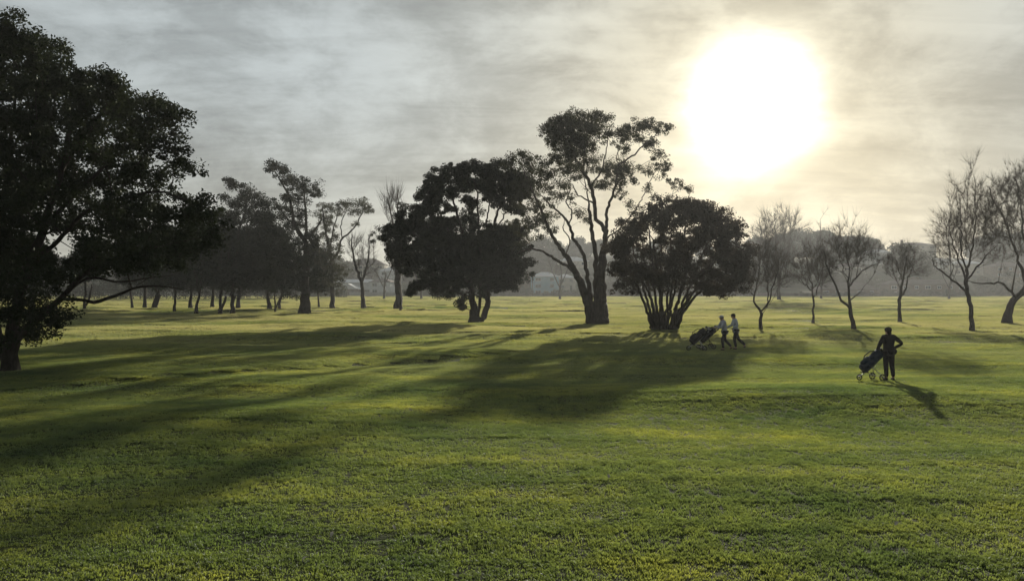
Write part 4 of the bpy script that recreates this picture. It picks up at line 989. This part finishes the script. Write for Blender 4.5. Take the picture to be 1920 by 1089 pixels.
# lamp post by the pale house
pxl = 998; dl = 330; xl = (pxl - CX) / F * dl; zl = float(height(xl, dl))
rt = empty('utility_pole', (xl, dl, zl), 'thin dark pole standing left of the pale blue house', 'pole')
MB().tube([(0, 0, -.5), (0, 0, 9.5)], [.16, .11], 8).build('post', M['timber'], rt)
MB().box(-.9, .9, -.16, -.09, 8.7, 8.85).build('crossarm', M['timber'], rt)

# ------------------------------------------------------------------ people
M['skin'] = simple('skin', (0.42, 0.26, 0.19), .6, var=.06)
M['black'] = simple('black_cloth', (0.014, 0.014, 0.017), .9, var=.2, scale=9)
M['navy'] = simple('navy_cloth', (0.018, 0.022, 0.032), .9, var=.2, scale=9)
M['trouser'] = simple('charcoal_cloth', (0.020, 0.021, 0.025), .9, var=.2, scale=9)
M['greyblue'] = simple('grey_blue_cloth', (0.52, 0.56, 0.60), .85, var=.12, scale=9)
M['palelilac'] = simple('pale_grey_cloth', (0.46, 0.47, 0.54), .85, var=.12, scale=9)
M['white'] = simple('white_cloth', (0.65, 0.64, 0.66), .8, var=.06)
M['cap_dark'] = simple('cap_dark', (0.02, 0.02, 0.02), .9)
M['hair'] = simple('hair', (0.03, 0.022, 0.018), .8)
M['rubber'] = simple('rubber', (0.02, 0.02, 0.02), .8)
M['alloy'] = simple('alloy', (0.45, 0.46, 0.47), .35, metal=.8, var=.08)
M['steel'] = simple('club_steel', (0.5, 0.5, 0.5), .3, metal=.9, var=.05)
M['bagcloth'] = simple('bag_cloth', (0.020, 0.020, 0.024), .85, scale=12)
M['bagblue'] = simple('bag_teal', (0.012, 0.028, 0.045), .85, scale=12)
M['whiteplastic'] = simple('white_plastic', (0.6, 0.6, 0.6), .5, var=.05)
M['shoe'] = simple('shoe', (0.05, 0.05, 0.05), .6)
M['wheel_grey'] = simple('wheel_grey', (0.07, 0.07, 0.07), .6)
M['eye'] = simple('eye', (0.01, 0.01, 0.01), .3)

def skin_obj(name, pts, edges, rad, mat, parent, root_i=0, sub=2):
    me = bpy.data.meshes.new('tmp'); me.from_pydata([tuple(p_) for p_ in pts], edges, [])
    o = bpy.data.objects.new('tmp', me); COL.objects.link(o)
    md = o.modifiers.new('s', 'SKIN'); md.use_smooth_shade = True
    sk = me.skin_vertices[0].data
    for i, r_ in enumerate(rad):
        sk[i].radius = (r_, r_) if not isinstance(r_, tuple) else r_; sk[i].use_root = (i == root_i)
    sb = o.modifiers.new('b', 'SUBSURF'); sb.levels = sub; sb.render_levels = sub
    dg = bpy.context.evaluated_depsgraph_get()
    nm = bpy.data.meshes.new_from_object(o.evaluated_get(dg))
    bpy.data.objects.remove(o); nm.name = name
    nm.materials.clear()
    for p_ in nm.polygons: p_.use_smooth = True
    return obj(name, nm, mat, parent)

def person(label, loc, rz, J, jacket, trousers, headwear, hatmat, hair_long=False, scale=1.0, hem=.82, bulk=1.0):
    """J: joint positions in metres, facing +Y. keys: kneeL/R ankleL/R toeL/R elbowL/R wristL/R headtilt"""
    root = empty('person', loc, label, 'person', None, rz); root.scale = (scale,) * 3
    lean = J.get('lean', 0.0); hy = J.get('heady', 0.0)
    hip = Vector((0, 0, .93)); sp1 = Vector((0, lean * .35, 1.12)); ch = Vector((0, lean * .8, 1.33)); nk = Vector((0, lean, 1.465)); hd = Vector((0, lean + .03 + hy, 1.565)); ht = Vector((0, lean + .025 + hy, 1.655))
    pts = [hip, sp1, ch, nk, hd, ht]; E = [(0, 1), (1, 2), (2, 3), (3, 4), (4, 5)]
    rd = [(.13, .10), (.115, .09), (.135, .10), (.055, .055), (.078, .09), (.065, .075)]
    def add(p_, par, r_):
        pts.append(Vector(p_)); E.append((par, len(pts) - 1)); rd.append(r_); return len(pts) - 1
    # face: nose, chin, ears
    add(hd + Vector((0, .105, -.005)), 4, .014); add(hd + Vector((0, .075, -.075)), 4, .032)
    for s_ in (-1, 1): add(hd + Vector((s_ * .088, -.005, 0)), 4, .014)
    arm = {}
    for s_, c in ((-1, 'L'), (1, 'R')):
        sh = add((s_ * .175, lean * .85, 1.395), 2, .06)
        el = add(J['elbow' + c], sh, .043); wr = add(J['wrist' + c], el, .028)
        dv = (Vector(J['wrist' + c]) - Vector(J['elbow' + c])).normalized()
        hdir = Vector(J.get('hand' + c, dv)).normalized()
        palm = add(Vector(J['wrist' + c]) + hdir * .05, wr, .03); arm[c] = (sh, el, wr, palm)
        side = hdir.cross(Vector((0, 0, 1)) if abs(hdir.z) < .8 else Vector((0, 1, 0))).normalized(); curl = side.cross(hdir).normalized()
        if curl.z > 0: curl = -curl
        pw = pts[palm]
        for k in range(4):
            o_ = side * (k - 1.5) * .019; L = (.062, .072, .068, .052)[k]
            a = add(pw + hdir * .035 + o_, palm, .0095); b_ = add(pw + hdir * (.035 + L * .5) + o_ + curl * .014, a, .0085); add(pw + hdir * (.035 + L * .75) + o_ + curl * .04, b_, .0075)
        th = add(pw + side * .034 - hdir * .015, palm, .011); add(pw + side * .05 + hdir * .02 + curl * .02, th, .009)
    leg = {}
    for s_, c in ((-1, 'L'), (1, 'R')):
        h_ = add((s_ * .09, 0, .89), 0, .095); kn = add(J['knee' + c], h_, .06); an = add(J['ankle' + c], kn, .042); to = add(J['toe' + c], an, (.035, .03)); leg[c] = (h_, kn, an, to)
    skin_obj('body', pts, E, rd, M['skin'], root)
    # jacket
    tp = [Vector((0, 0, hem)), Vector((0, .0, .95)), sp1, ch, nk - Vector((0, 0, .005))]; te = [(0, 1), (1, 2), (2, 3), (3, 4)]
    tr = [(.185, .145), (.165, .13), (.155, .12), (.17, .13), (.075, .075)]
    for s_, c in ((-1, 'L'), (1, 'R')):
        i0 = len(tp); tp += [pts[arm[c][0]], pts[arm[c][1]], pts[arm[c][2]]]; te += [(3, i0), (i0, i0 + 1), (i0 + 1, i0 + 2)]; tr += [.085, .063, .045]
    tr = [tuple(q * bulk for q in t_) if i_ < 4 and isinstance(t_, tuple) else t_ for i_, t_ in enumerate(tr)]
    skin_obj('jacket', tp, te, tr, M[jacket], root, 1)
    tp = [Vector((0, 0, .95))]; te = []; tr = [(.14, .115)]
    for s_, c in ((-1, 'L'), (1, 'R')):
        i0 = len(tp); tp += [pts[leg[c][0]], pts[leg[c][1]], pts[leg[c][2]] + Vector((0, 0, .02))]; te += [(0, i0), (i0, i0 + 1), (i0 + 1, i0 + 2)]; tr += [.115, .08, .063]
    skin_obj('trousers', tp, te, tr, M[trousers], root)
    for c in 'LR':
        an = Vector(J['ankle' + c]); to = Vector(J['toe' + c]); bk = an - (to - an).normalized() * .05
        bk.z = an.z - .045
        skin_obj('shoe', [bk, an + (to - an) * .45 - Vector((0, 0, .01)), to], [(0, 1), (1, 2)], [(.042, .04), (.045, .04), (.038, .028)], M['shoe'], root)
    # eyes
    for s_ in (-1, 1): MB().ball(hd + Vector((s_ * .032, .085, .012)), .011).build('eye', M['eye'], root, True)
    hb = MB().ball(hd + Vector((0, -.022, .035)), .098, .98, 1.0, 1.05)
    if hair_long: hb.ball(hd + Vector((0, -.06, -.06)), .07, 1.1, .8, 1.2)
    hb.build('hair', M['hair'], root, True)
    if headwear == 'cap':
        c_ = MB().ball(hd + Vector((0, -.005, .065)), .106, .98, 1.05, .75); c_.build('cap', M[hatmat], root, True)
        MB().add([(hd.x - .07, hd.y + .08, hd.z + .055), (hd.x + .07, hd.y + .08, hd.z + .055), (hd.x + .055, hd.y + .17, hd.z + .04), (hd.x - .055, hd.y + .17, hd.z + .04),
                  (hd.x - .07, hd.y + .08, hd.z + .068), (hd.x + .07, hd.y + .08, hd.z + .068), (hd.x + .055, hd.y + .17, hd.z + .05), (hd.x - .055, hd.y + .17, hd.z + .05)],
                 [(0, 3, 2, 1), (4, 5, 6, 7), (0, 1, 5, 4), (1, 2, 6, 5), (2, 3, 7, 6), (3, 0, 4, 7)]).build('cap_peak', M[hatmat], root)
    elif headwear == 'beanie':
        MB().ball(hd + Vector((0, -.01, .05)), .108, 1, 1.05, .9).build('beanie', M[hatmat], root, True)
    return root

def gpos(px, py, dx=0, dy=0):
    d = ground_at(px, py); x = (px - CX) / F * d + dx; y = d + dy
    return (x, y, float(height(x, y)))

# golf trolley, local +X = direction of travel
def trolley(label, loc, rz, framemat='alloy', bag='bagcloth', baglabel='', s=1.0, group='golf trolleys', clublabel=''):
    root = empty('golf_trolley', loc, label, 'golf trolley', group, rz); root.scale = (s,) * 3
    fr = MB()
    fr.tube([(.62, 0, .17), (.5, 0, .22), (.12, 0, .48), (-.28, 0, .86), (-.42, 0, 1.0)], .019)
    fr.tube([(.12, 0, .45), (.02, .12, .3), (-.05, .29, .15)], .014).tube([(.12, 0, .45), (.02, -.12, .3), (-.05, -.29, .15)], .014)
    fr.tube([(-.05, -.33, .15), (-.05, .33, .15)], .012)
    fr.tube([(.36, 0, .31), (.2, 0, .2), (-.05, 0, .15)], .012)
    fr.tube([(.62, -.07, .15), (.62, .07, .15)], .01)
    fr.build('frame', M[framemat], root, True)
    MB().tube([(-.42, -.15, .98), (-.45, -.12, 1.02), (-.47, 0, 1.03), (-.45, .12, 1.02), (-.42, .15, .98)], .018).build('handle', M['rubber'], root, True)
    MB().box(-.36, -.22, -.08, .08, .90, .95).build('scorecard_tray', M['rubber'], root)
    for (c, R_) in (((.62, 0, .12), .105), ((-.05, .27, .125), .12), ((-.05, -.27, .125), .12)):
        w = MB(); w.ring(c, (0, 1, 0), R_ * .86, R_ * .15)
        wo = w.build('wheel', M['rubber'], root, True)
        sp_ = MB()
        for k in range(6):
            a = k * math.pi / 3; sp_.tube([c, (c[0] + R_ * .78 * math.cos(a), c[1], c[2] + R_ * .78 * math.sin(a))], .009, 6)
        sp_.ring(c, (0, 1, 0), R_ * .72, .008, 20, 6); sp_.build('spokes', M['wheel_grey'], wo)
    MB().box(.34, .52, -.1, .1, .27, .30).build('bag_cradle', M['rubber'], root)
    # bag
    br = empty('golf_bag', loc, baglabel, 'golf bag', None, rz); br.scale = (s,) * 3
    ax = Vector((-.76, 0, .65)).normalized(); b0 = Vector((.50, 0, .38)); nr = Vector((.65, 0, .76)).normalized()
    MB().tube([b0, b0 + ax * .04, b0 + ax * .3, b0 + ax * .6, b0 + ax * .84], [.15, .17, .175, .165, .17], 16).build('body', M[bag], br, True)
    MB().ring(b0 + ax * .84, ax, .15, .018).build('top_cuff', M['rubber'], br, True)
    c0 = b0 + ax * .30 + nr * .15
    for (cc, rr_, l) in ((b0 + ax * .26 + nr * .12, .12, .36), (b0 + ax * .66 + nr * .10, .09, .2), (b0 + ax * .35 + Vector((0, .14, 0)), .085, .42), (b0 + ax * .35 + Vector((0, -.14, 0)), .085, .42)):
        MB().tube([cc - ax * l / 2, cc - ax * l * .4, cc, cc + ax * l * .4, cc + ax * l / 2], [rr_ * .6, rr_ * .95, rr_, rr_ * .95, rr_ * .6], 12).build('pocket', M[bag], br, True)
    MB().tube([b0 + ax * .75 + nr * .15, b0 + ax * .6 + nr * .28, b0 + ax * .35 + nr * .3, b0 + ax * .2 + nr * .2], .018).build('strap', M['rubber'], br, True)
    rt_ = np.random.default_rng(int(abs(loc[0]) * 10))
    for k in range(5):
        a = k * 1.257; p0 = b0 + ax * .5 + Vector((0, .08 * math.cos(a), 0)) + nr * .08 * math.sin(a)
        L = rt_.uniform(.42, .56); tip = p0 + ax * L
        cr = empty('golf_club', loc, clublabel, 'golf club', 'golf clubs in the ' + ('left' if loc[0] < 11 else 'right') + ' bags', rz); cr.scale = (s,) * 3
        MB().tube([p0, tip], .006, 6).build('shaft', M['steel'], cr)
        MB().ball(tip + Vector((.02, .02, .0)), .045, 1.2, .8, .8).build('head', M['bagcloth' if k % 2 else 'steel'], cr, True)
    return root

# standing golfer: back to the camera, one hand on the trolley handle, the other on the hip
gp = gpos(1666, 713)
person('golfer in black standing still, one hand on the hip, beside a trolley', gp, R(8),
       dict(kneeL=(-.085, .02, .49), ankleL=(-.085, -.02, .085), toeL=(-.10, .13, .035), kneeR=(.125, .02, .49), ankleR=(.15, -.02, .085), toeR=(.18, .13, .035),
            elbowL=(-.29, .04, 1.13), wristL=(-.30, .16, .93), handL=(-.15, .3, -.5), elbowR=(.43, -.07, 1.17), wristR=(.21, .07, 1.01), handR=(-.6, .5, -.3), lean=.0),
       'black', 'black', 'beanie', 'cap_dark', True, 1.01, hem=.78, bulk=1.14)
tp_ = gpos(1632, 707)
trolley('golf trolley with white spoked wheels beside the standing golfer in black', (gp[0] - .36, gp[1] + .10, float(height(gp[0] - .36, gp[1] + .10))), R(180 + 10), 'alloy', 'bagblue',
        'dark blue golf bag strapped on the trolley of the standing golfer', .96, clublabel='golf club in the dark blue bag of the standing golfer')
# belt bag on the standing golfer
wb = MB().ball((.20, .02, .93), .095, 1, 1.1, 1.1).build('waist_bag', M['black'], None, True)
wb.location = gp; wb.rotation_euler = (0, 0, R(8)); tag(wb, 'small black bag hanging at the hip of the standing golfer', 'bag')

# walking pair, heading left
g1 = gpos(1359, 657); g2 = gpos(1382, 656, 0, .2)
person('golfer in grey jacket and pale cap pushing a trolley leftwards', g1, R(90 + 4),
       dict(kneeL=(-.10, .16, .50), ankleL=(-.10, .10, .09), toeL=(-.10, .25, .045), kneeR=(.10, -.04, .50), ankleR=(.10, -.36, .17), toeR=(.10, -.27, .06),
            elbowL=(-.24, .22, 1.14), wristL=(-.2, .45, 1.10), handL=(0.05, .6, 0), elbowR=(.24, .22, 1.14), wristR=(.2, .45, 1.10), handR=(-.05, .6, 0), lean=.10, heady=.04),
       'palelilac', 'trouser', 'cap', 'white', False, 1.02, hem=.88)
person('golfer in grey blue top and dark cap striding behind the other', g2, R(90 - 3),
       dict(kneeL=(-.10, .10, .50), ankleL=(-.10, .02, .09), toeL=(-.10, .17, .045), kneeR=(.10, -.12, .51), ankleR=(.10, -.46, .19), toeR=(.10, -.37, .08),
            elbowL=(-.26, -.02, 1.15), wristL=(-.24, .20, 1.02), elbowR=(.26, .14, 1.13), wristR=(.22, .38, 1.04), lean=.07, heady=.03),
       'greyblue', 'trouser', 'cap', 'cap_dark', False, 1.05, hem=.90)
def near(g, dx, dy): return (g[0] + dx, g[1] + dy, float(height(g[0] + dx, g[1] + dy)))
trolley('golf trolley with pale frame pushed by the golfer in the pale cap', near(g1, -1.12, .0), R(180), 'whiteplastic', 'bagcloth',
        'bulky black golf bag on the foremost trolley of the walking pair', 1.08, clublabel='golf club in the bulky black bag of the walking pair')
trolley('dark golf trolley on the far side of the golfer in the pale cap', near(g1, -.42, 1.0), R(183), 'rubber', 'bagcloth',
        'dark golf bag on the further trolley beside the walking pair', 1.05, clublabel='golf club in the further bag beside the walking pair')

# ------------------------------------------------------------------ pale fallen leaves dotted on the turf
M['paleleaf'] = simple('pale_dry_leaf', (0.55, 0.50, 0.40), .7, var=.15, scale=20)
lm = MB(); 
for i in range(7):
    t = i / 6; w = .028 * math.sin(math.pi * (0.08 + .9 * t)); z = .012 + .018 * math.sin(t * 3)
    lm.v += [(-w, t * .1 - .05, z + .01), (0, t * .1 - .05, z), (w, t * .1 - .05, z + .012)]
for i in range(6): lm.f += [(i * 3, i * 3 + 1, i * 3 + 4, i * 3 + 3), (i * 3 + 1, i * 3 + 2, i * 3 + 5, i * 3 + 4)]
leaf0 = lm.build('fallen_leaf', M['paleleaf']); used_l = False
for (px, py) in [(573, 1056), (738, 998), (622, 1010), (1284, 998), (1725, 1012), (1803, 1066), (1825, 1078), (1636, 940), (1497, 957), (1565, 930), (1680, 991), (1190, 873), (1582, 903), (1875, 904), (1141, 900), (362, 818), (610, 770), (1050, 1088), (905, 1005), (1692, 970)]:
    q = gpos(px, py); o = leaf0 if not used_l else leaf0.copy()
    if used_l: COL.objects.link(o)
    used_l = True
    o.location = (q[0], q[1], q[2] + .045); o.rotation_euler = (random.uniform(.3, 1.0), random.uniform(-.3, .3), random.uniform(0, 6.28)); s = random.uniform(.5, .95); o.scale = (s, s, s)
    tag(o, 'small pale fallen leaf lying on the near grass', 'leaf', 'pale fallen leaves dotted on the near grass')

# ------------------------------------------------------------------ haze
m, nt, out = new_mat('haze')
pv = nd(nt, 'ShaderNodeVolumePrincipled')
HAZE_D, HAZE_G = 0.00033, 0.42
pv.inputs['Color'].default_value = (0.90, 0.93, 0.97, 1); pv.inputs['Density'].default_value = HAZE_D; pv.inputs['Anisotropy'].default_value = HAZE_G
nt.links.new(pv.outputs[0], out.inputs['Volume'])
hz = MB().box(-700, 700, -100, 700, -3.0, 48).build('haze', m)
tag(hz, 'thin pale morning mist over the whole golf course', 'haze', kind='stuff')

# ------------------------------------------------------------------ sky
w = bpy.data.worlds.new('World'); scene.world = w; w.use_nodes = True
nt = w.node_tree; nt.nodes.clear()
out = nt.nodes.new('ShaderNodeOutputWorld'); bg = nt.nodes.new('ShaderNodeBackground'); bg.inputs['Strength'].default_value = 0.1
nt.links.new(bg.outputs[0], out.inputs[0])
sky = nd(nt, 'ShaderNodeTexSky', sky_type='NISHITA', sun_disc=False, sun_elevation=SUN_EL, sun_rotation=SUN_AZ)
sky.air_density = 1.2; sky.dust_density = 3.0
tc = nd(nt, 'ShaderNodeTexCoord'); nrm = nd(nt, 'ShaderNodeVectorMath', operation='NORMALIZE'); nt.links.new(tc.outputs['Generated'], nrm.inputs[0])
D = nrm.outputs[0]
def mth(op, a, b=None, clamp=False):
    n_ = nd(nt, 'ShaderNodeMath', operation=op, use_clamp=clamp)
    for i, q in enumerate((a, b)):
        if q is None: continue
        if isinstance(q, (int, float)): n_.inputs[i].default_value = q
        else: nt.links.new(q, n_.inputs[i])
    return n_.outputs[0]
dt = nd(nt, 'ShaderNodeVectorMath', operation='DOT_PRODUCT'); nt.links.new(D, dt.inputs[0]); dt.inputs[1].default_value = SUN_DIR
cs = mth('MAXIMUM', dt.outputs['Value'], 0.0)
sx = nd(nt, 'ShaderNodeSeparateXYZ'); nt.links.new(D, sx.inputs[0])
zz = mth('ADD', mth('MAXIMUM', sx.outputs[2], 0.0), 0.17)
uu = mth('DIVIDE', sx.outputs[0], zz); vv = mth('DIVIDE', sx.outputs[1], zz)
cv = nd(nt, 'ShaderNodeCombineXYZ'); nt.links.new(uu, cv.inputs[0]); nt.links.new(vv, cv.inputs[1])
def cloud(scale, sc, loc, detail, rough, lo, hi, rot=0.0, dist=0.0):
    mp = nd(nt, 'ShaderNodeMapping'); mp.inputs['Scale'].default_value = sc; mp.inputs['Location'].default_value = loc; mp.inputs['Rotation'].default_value = (0, 0, rot)
    nt.links.new(cv.outputs[0], mp.inputs[0])
    n_ = nd(nt, 'ShaderNodeTexNoise'); n_.inputs['Scale'].default_value = scale; n_.inputs['Detail'].default_value = detail; n_.inputs['Roughness'].default_value = rough; n_.inputs['Distortion'].default_value = dist
    nt.links.new(mp.outputs[0], n_.inputs['Vector'])
    mr = nd(nt, 'ShaderNodeMapRange', interpolation_type='SMOOTHSTEP'); mr.inputs[1].default_value = lo; mr.inputs[2].default_value = hi
    nt.links.new(n_.outputs['Fac'], mr.inputs[0]); return mr.outputs[0]
c1 = cloud(0.9, (1.0, 1.0, 1), (3.1, 1.7, 0), 8, .58, .35, .66, .5, .3)      # broad banks
c2 = cloud(3.2, (0.75, 1.25, 1), (0.4, 5.2, 0), 9, .62, .36, .66, .35, .4)    # ripples
mpd = nd(nt, 'ShaderNodeMapping'); mpd.inputs['Scale'].default_value = (1.0, 1.0, 2.0); mpd.inputs['Rotation'].default_value = (0, R(-16), 0); nt.links.new(D, mpd.inputs[0])
npf = nd(nt, 'ShaderNodeTexNoise'); npf.inputs['Scale'].default_value = 6.5; npf.inputs['Detail'].default_value = 9; npf.inputs['Roughness'].default_value = .62; npf.inputs['Distortion'].default_value = .25
nt.links.new(mpd.outputs[0], npf.inputs['Vector'])
mrp = nd(nt, 'ShaderNodeMapRange', interpolation_type='SMOOTHSTEP'); mrp.inputs[1].default_value = .36; mrp.inputs[2].default_value = .64; nt.links.new(npf.outputs['Fac'], mrp.inputs[0])
c4 = mrp.outputs[0]                                                            # soft puffs
c3 = cloud(2.4, (0.45, 2.3, 1), (1.4, 2.2, 0), 9, .66, .38, .64, .95, .6)   # long drawn streaks
cc = mth('ADD', mth('ADD', mth('MULTIPLY', c1, .26), mth('MULTIPLY', c2, .10)), mth('ADD', mth('MULTIPLY', c3, .14), mth('MULTIPLY', c4, .50)))
lum = mth('ADD', mth('MULTIPLY', cc, 0.37), 0.175)                            # thin to thick cloud
g_w = mth('POWER', cs, 3.0); g_m = mth('POWER', cs, 22.0); g_n = mth('POWER', cs, 110.0); g_c = mth('POWER', cs, 700.0)
mod = mth('ADD', mth('MULTIPLY', cc, .5), .72)
tot = mth('ADD', mth('ADD', lum, mth('MULTIPLY', g_w, .05)), mth('ADD', mth('MULTIPLY', mth('MULTIPLY', g_m, .10), mod), mth('MULTIPLY', mth('MULTIPLY', g_n, .17), mod)))
tot = mth('ADD', tot, mth('MULTIPLY', mth('MULTIPLY', g_c, 4.6), mth('ADD', mth('MULTIPLY', cc, .25), .85)))
# sky out of view, overhead and behind, is dimmed for stronger contrast
ov = nd(nt, 'ShaderNodeMapRange', interpolation_type='SMOOTHSTEP'); nt.links.new(sx.outputs[2], ov.inputs[0]); ov.inputs[1].default_value = .38; ov.inputs[2].default_value = .8; ov.inputs[3].default_value = 1; ov.inputs[4].default_value = .5
bk = nd(nt, 'ShaderNodeMapRange', interpolation_type='SMOOTHSTEP'); nt.links.new(sx.outputs[1], bk.inputs[0]); bk.inputs[1].default_value = -.6; bk.inputs[2].default_value = .5; bk.inputs[3].default_value = .45; bk.inputs[4].default_value = 1
tot = mth('MULTIPLY', tot, mth('MULTIPLY', ov.outputs[0], bk.outputs[0]))
# colour: cool grey up high, warm near the horizon and the sun
warm = mth('SUBTRACT', 1.0, mth('DIVIDE', mth('MAXIMUM', sx.outputs[2], 0.0), 0.27), True)
warm = mth('ADD', mth('MULTIPLY', mth('POWER', warm, 1.6), .75), mth('MULTIPLY', g_m, 1.0), True)
cm = nd(nt, 'ShaderNodeMix', data_type='RGBA'); nt.links.new(warm, cm.inputs[0]); cm.inputs[6].default_value = (0.90, 0.995, 1.02, 1); cm.inputs[7].default_value = (1.10, 1.04, .80, 1)
sc_ = nd(nt, 'ShaderNodeVectorMath', operation='SCALE'); nt.links.new(cm.outputs[2], sc_.inputs[0]); nt.links.new(mth('MULTIPLY', tot, 10.0), sc_.inputs['Scale'])
mx = nd(nt, 'ShaderNodeMix', data_type='RGBA'); mx.inputs[0].default_value = .97
nt.links.new(sky.outputs[0], mx.inputs[6]); nt.links.new(sc_.outputs[0], mx.inputs[7]); nt.links.new(mx.outputs[2], bg.inputs[0])
w.cycles.sampling_method = 'MANUAL'; w.cycles.sample_map_resolution = 1024

sun = bpy.data.lights.new('sun', 'SUN'); sun.energy = 5.0; sun.angle = R(0.9); sun.color = (1.0, .92, .76)
so = bpy.data.objects.new('sun', sun); COL.objects.link(so); so.rotation_euler = SUN_DIR.to_track_quat('Z', 'Y').to_euler()

cam = bpy.data.cameras.new('camera'); cam.sensor_width = 36; cam.lens = F / 1920 * 36; cam.clip_end = 3000; cam.clip_start = .1
co = bpy.data.objects.new('camera', cam); COL.objects.link(co); co.location = (0, 0, CAMZ); co.rotation_euler = (R(90) + math.atan((HY - 544.5) / F), 0, 0)
scene.camera = co

scene.view_settings.view_transform = 'Standard'; scene.view_settings.look = 'None'; scene.view_settings.exposure = 0.13; scene.view_settings.gamma = 1
scene.cycles.use_denoising = True
try:
    scene.cycles.denoiser = 'OPENIMAGEDENOISE'; scene.cycles.denoising_prefilter = 'ACCURATE'
except Exception: pass
scene.cycles.max_bounces = 6; scene.cycles.diffuse_bounces = 3; scene.cycles.transmission_bounces = 4; scene.cycles.volume_bounces = 1
scene.cycles.sample_clamp_indirect = 3
for o in list(bpy.data.objects):
    if '_d' in o: del o['_d']
